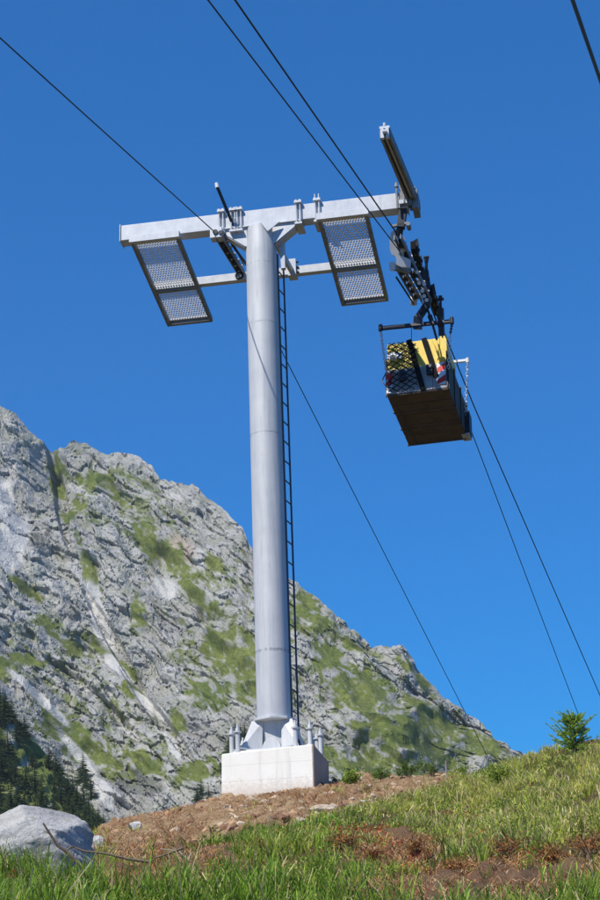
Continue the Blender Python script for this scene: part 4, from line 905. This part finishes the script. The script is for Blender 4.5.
bush('shrub', 408, 780, .36, .32, 800, .022, G1, G3, 'dark spiky shrub on the crest midway between block and grassy bank', 'shrub')
bush('shrub', 432, 778, .34, .26, 600, .02, G3, G1, 'darkest small shrub on the crest next to the grey dead stem', 'shrub')
bush('shrub', 497, 790, .40, .34, 1000, .022, G2, (.20, .27, .045), 'yellow-green rounded shrub on the grassy bank below its crest', 'shrub')
bush('shrub', 462, 772, .30, .26, 600, .02, G2, G1, 'light green shrub where the soil meets the grassy bank', 'shrub')
bush('shrub', 522, 760, .34, .36, 800, .022, G1, G2, 'mid green shrub on the bank crest left of the bare twigs', 'shrub')
bush('shrub', 5, 836, .30, .3, 500, .022, G2, (.35, .14, .05), 'low reddish green shrub behind the boulder at the left edge', 'shrub')
for x_, y_, h_, w_, lb_ in ((372, 866, .20, .26, 'rust-red low heath shrub over the dark hollow near the bottom middle'), (418, 862, .26, .22, 'reddish-orange heath shrub at the left end of the brown bank'), (505, 862, .24, .34, 'wide orange-brown heath shrub along the top of the brown bank'), (556, 868, .20, .24, 'small brown-red heath shrub near the right end of the brown bank'), (590, 858, .22, .3, 'brown-green heath shrub touching the right edge of the picture'), (455, 876, .16, .3, 'flat dark rusty heath shrub low in the middle of the brown bank'), (345, 850, .18, .26, 'orange heath shrub between grass tufts left of the dark hollow'), (258, 856, .16, .2, 'tiny orange-tipped heath shrub in the grass below the soil')):
    bush('heath_shrub', x_, y_, h_, w_, 420, .02, (.42, .15, .05), (.34, .22, .07), lb_, 'shrub', None, 14)
# bare twigs and dry stalks on the right crest
for i_, (x_, y_, L_) in enumerate(((526, 756, .42), (532, 755, .36), (520, 757, .28), (537, 754, .40), (362, 785, .34), (385, 780, .30), (470, 770, .3))):
    q = place(x_, y_); g = MB(); z_ = gz(q[0], q[1])
    g.tube([(q[0], q[1], z_-.03), (q[0]+.02, q[1], z_+L_*.5), (q[0]-.02+.03*(i_ % 3), q[1], z_+L_)], [.006, .005, .003], 5)
    for j in range(5):
        t_ = .35+.13*j; s_ = (-1)**j; g.tube([(q[0]+.01, q[1], z_+L_*t_), (q[0]+.01+s_*.06, q[1]+.02, z_+L_*(t_+.2))], [.004, .002], 4)
    tag(g.build('dry_stalk', M['twig2']), 'bare dry stalk sticking up above the plants on the crest', 'dry stalk', 'dry stalks on the crest')
# young conifer on the right crest
def sapling(px, row, h):
    q = place(px, row); b_ = np.array([q[0], q[1], gz(q[0], q[1])]); r_ = empty('larch_sapling', None, label='young light green conifer on the crest of the grassy bank under the two descending ropes', cat='young conifer'); r_.location = b_
    g = MB(); g.tube([(0, 0, -.1), (.02, 0, h*.5), (.0, 0, h)], [.02, .012, .004], 7); VV = []; C_ = []
    rg = np.random.default_rng(5)
    for k_ in range(120):
        t_ = .10+.86*rg.random(); a_ = rg.random()*6.28; L_ = (.36*(1-t_)**.55+.05)*rg.uniform(.6, 1.15); s_ = np.array([0, 0, h*t_]); e = s_+np.array([math.cos(a_)*L_, math.sin(a_)*L_, L_*rg.uniform(-.1, 1.0)])
        g.tube([s_, (s_+e)/2+np.array([0, 0, -.01]), e], [.006, .005, .002], 4)
        for j in range(int(110*L_/.4)+20):
            u_ = rg.uniform(.15, 1.03); c = s_+(e-s_)*u_; d_ = rg.normal(size=3)+(e-s_)/np.linalg.norm(e-s_)*1.0; d_ /= np.linalg.norm(d_); w_ = np.cross(d_, rg.normal(size=3)); w_ /= np.linalg.norm(w_)
            VV.append([c-w_*.006, c+w_*.006, c+d_*rg.uniform(.02, .045)]); C_.append(np.array([.30, .48, .06])*(1-u_*.4)+np.array([.55, .68, .09])*u_*.4)
    g.build('stem', M['twig'], r_)
    VV = np.array(VV); n_ = len(VV)
    bigmesh('needles', VV.reshape(-1, 3), None, np.arange(n_*3).reshape(-1, 3), mat=M['blade'], attrs={'tint': np.repeat(np.array(C_)*rg.uniform(.6, 1.2, (n_, 1)), 3, 0)}, parent=r_)
sapling(576, 756, .62)
# ------------------------------------------------------------------ AIR
hz = MB().box(-420, 420, -60, 790, -420, 236)
hm = bpy.data.materials.new('haze'); hm.use_nodes = True; ht = hm.node_tree; ht.nodes.clear()
ho = ht.nodes.new('ShaderNodeOutputMaterial'); hv = ht.nodes.new('ShaderNodeVolumePrincipled'); hv.inputs['Color'].default_value = (.97, .98, 1, 1); hv.inputs['Density'].default_value = .00011; hv.inputs['Anisotropy'].default_value = .2
ht.links.new(hv.outputs[0], ho.inputs['Volume'])
tag(hz.build('haze', hm), kind='stuff')
# ------------------------------------------------------------------ LIGHT, SKY, CAMERA
az, el = math.radians(-135), math.radians(57)
sd_ = Vector((math.sin(az)*math.cos(el), math.cos(az)*math.cos(el), math.sin(el)))
L = bpy.data.lights.new('sun', 'SUN'); L.energy = 5.0; L.angle = math.radians(.5); L.color = (1, .955, .89)
lo = bpy.data.objects.new('sun', L); COL.objects.link(lo); lo.rotation_euler = (-sd_).to_track_quat('-Z', 'Y').to_euler()
w = bpy.data.worlds.new('World'); S.world = w; w.use_nodes = True; nt = w.node_tree
sky = nt.nodes.new('ShaderNodeTexSky'); sky.sky_type = 'NISHITA'; sky.sun_disc = False; sky.sun_elevation = el; sky.sun_rotation = az
sky.altitude = 2200; sky.air_density = 1.0; sky.dust_density = .15; sky.ozone_density = 2.2
# camera-like colour rendering of the clear alpine sky: less contrast towards the horizon, deeper blue
vm = nt.nodes.new('ShaderNodeVectorMath'); vm.operation = 'SCALE'; vm.inputs['Scale'].default_value = .15
gm = nt.nodes.new('ShaderNodeGamma'); gm.inputs[1].default_value = .56
mu = nt.nodes.new('ShaderNodeVectorMath'); mu.operation = 'MULTIPLY'; mu.inputs[1].default_value = (.045/.15, .335/.15, .775/.15)
nt.links.new(sky.outputs[0], vm.inputs[0]); nt.links.new(vm.outputs[0], gm.inputs[0]); nt.links.new(gm.outputs[0], mu.inputs[0]); nt.links.new(mu.outputs[0], nt.nodes['Background'].inputs[0])
nt.nodes['Background'].inputs[1].default_value = .15
cam = bpy.data.cameras.new('camera'); co = bpy.data.objects.new('camera', cam); COL.objects.link(co); S.camera = co
cam.sensor_fit = 'VERTICAL'; cam.sensor_height = 24; cam.lens = 24*f/900; cam.clip_end = 5000; cam.clip_start = .1
co.matrix_world = mat4(EYE, RR, UU, -F)
v = S.view_settings; v.view_transform = 'Standard'; v.look = 'None'; v.exposure = 0; v.gamma = 1; v.use_curve_mapping = False
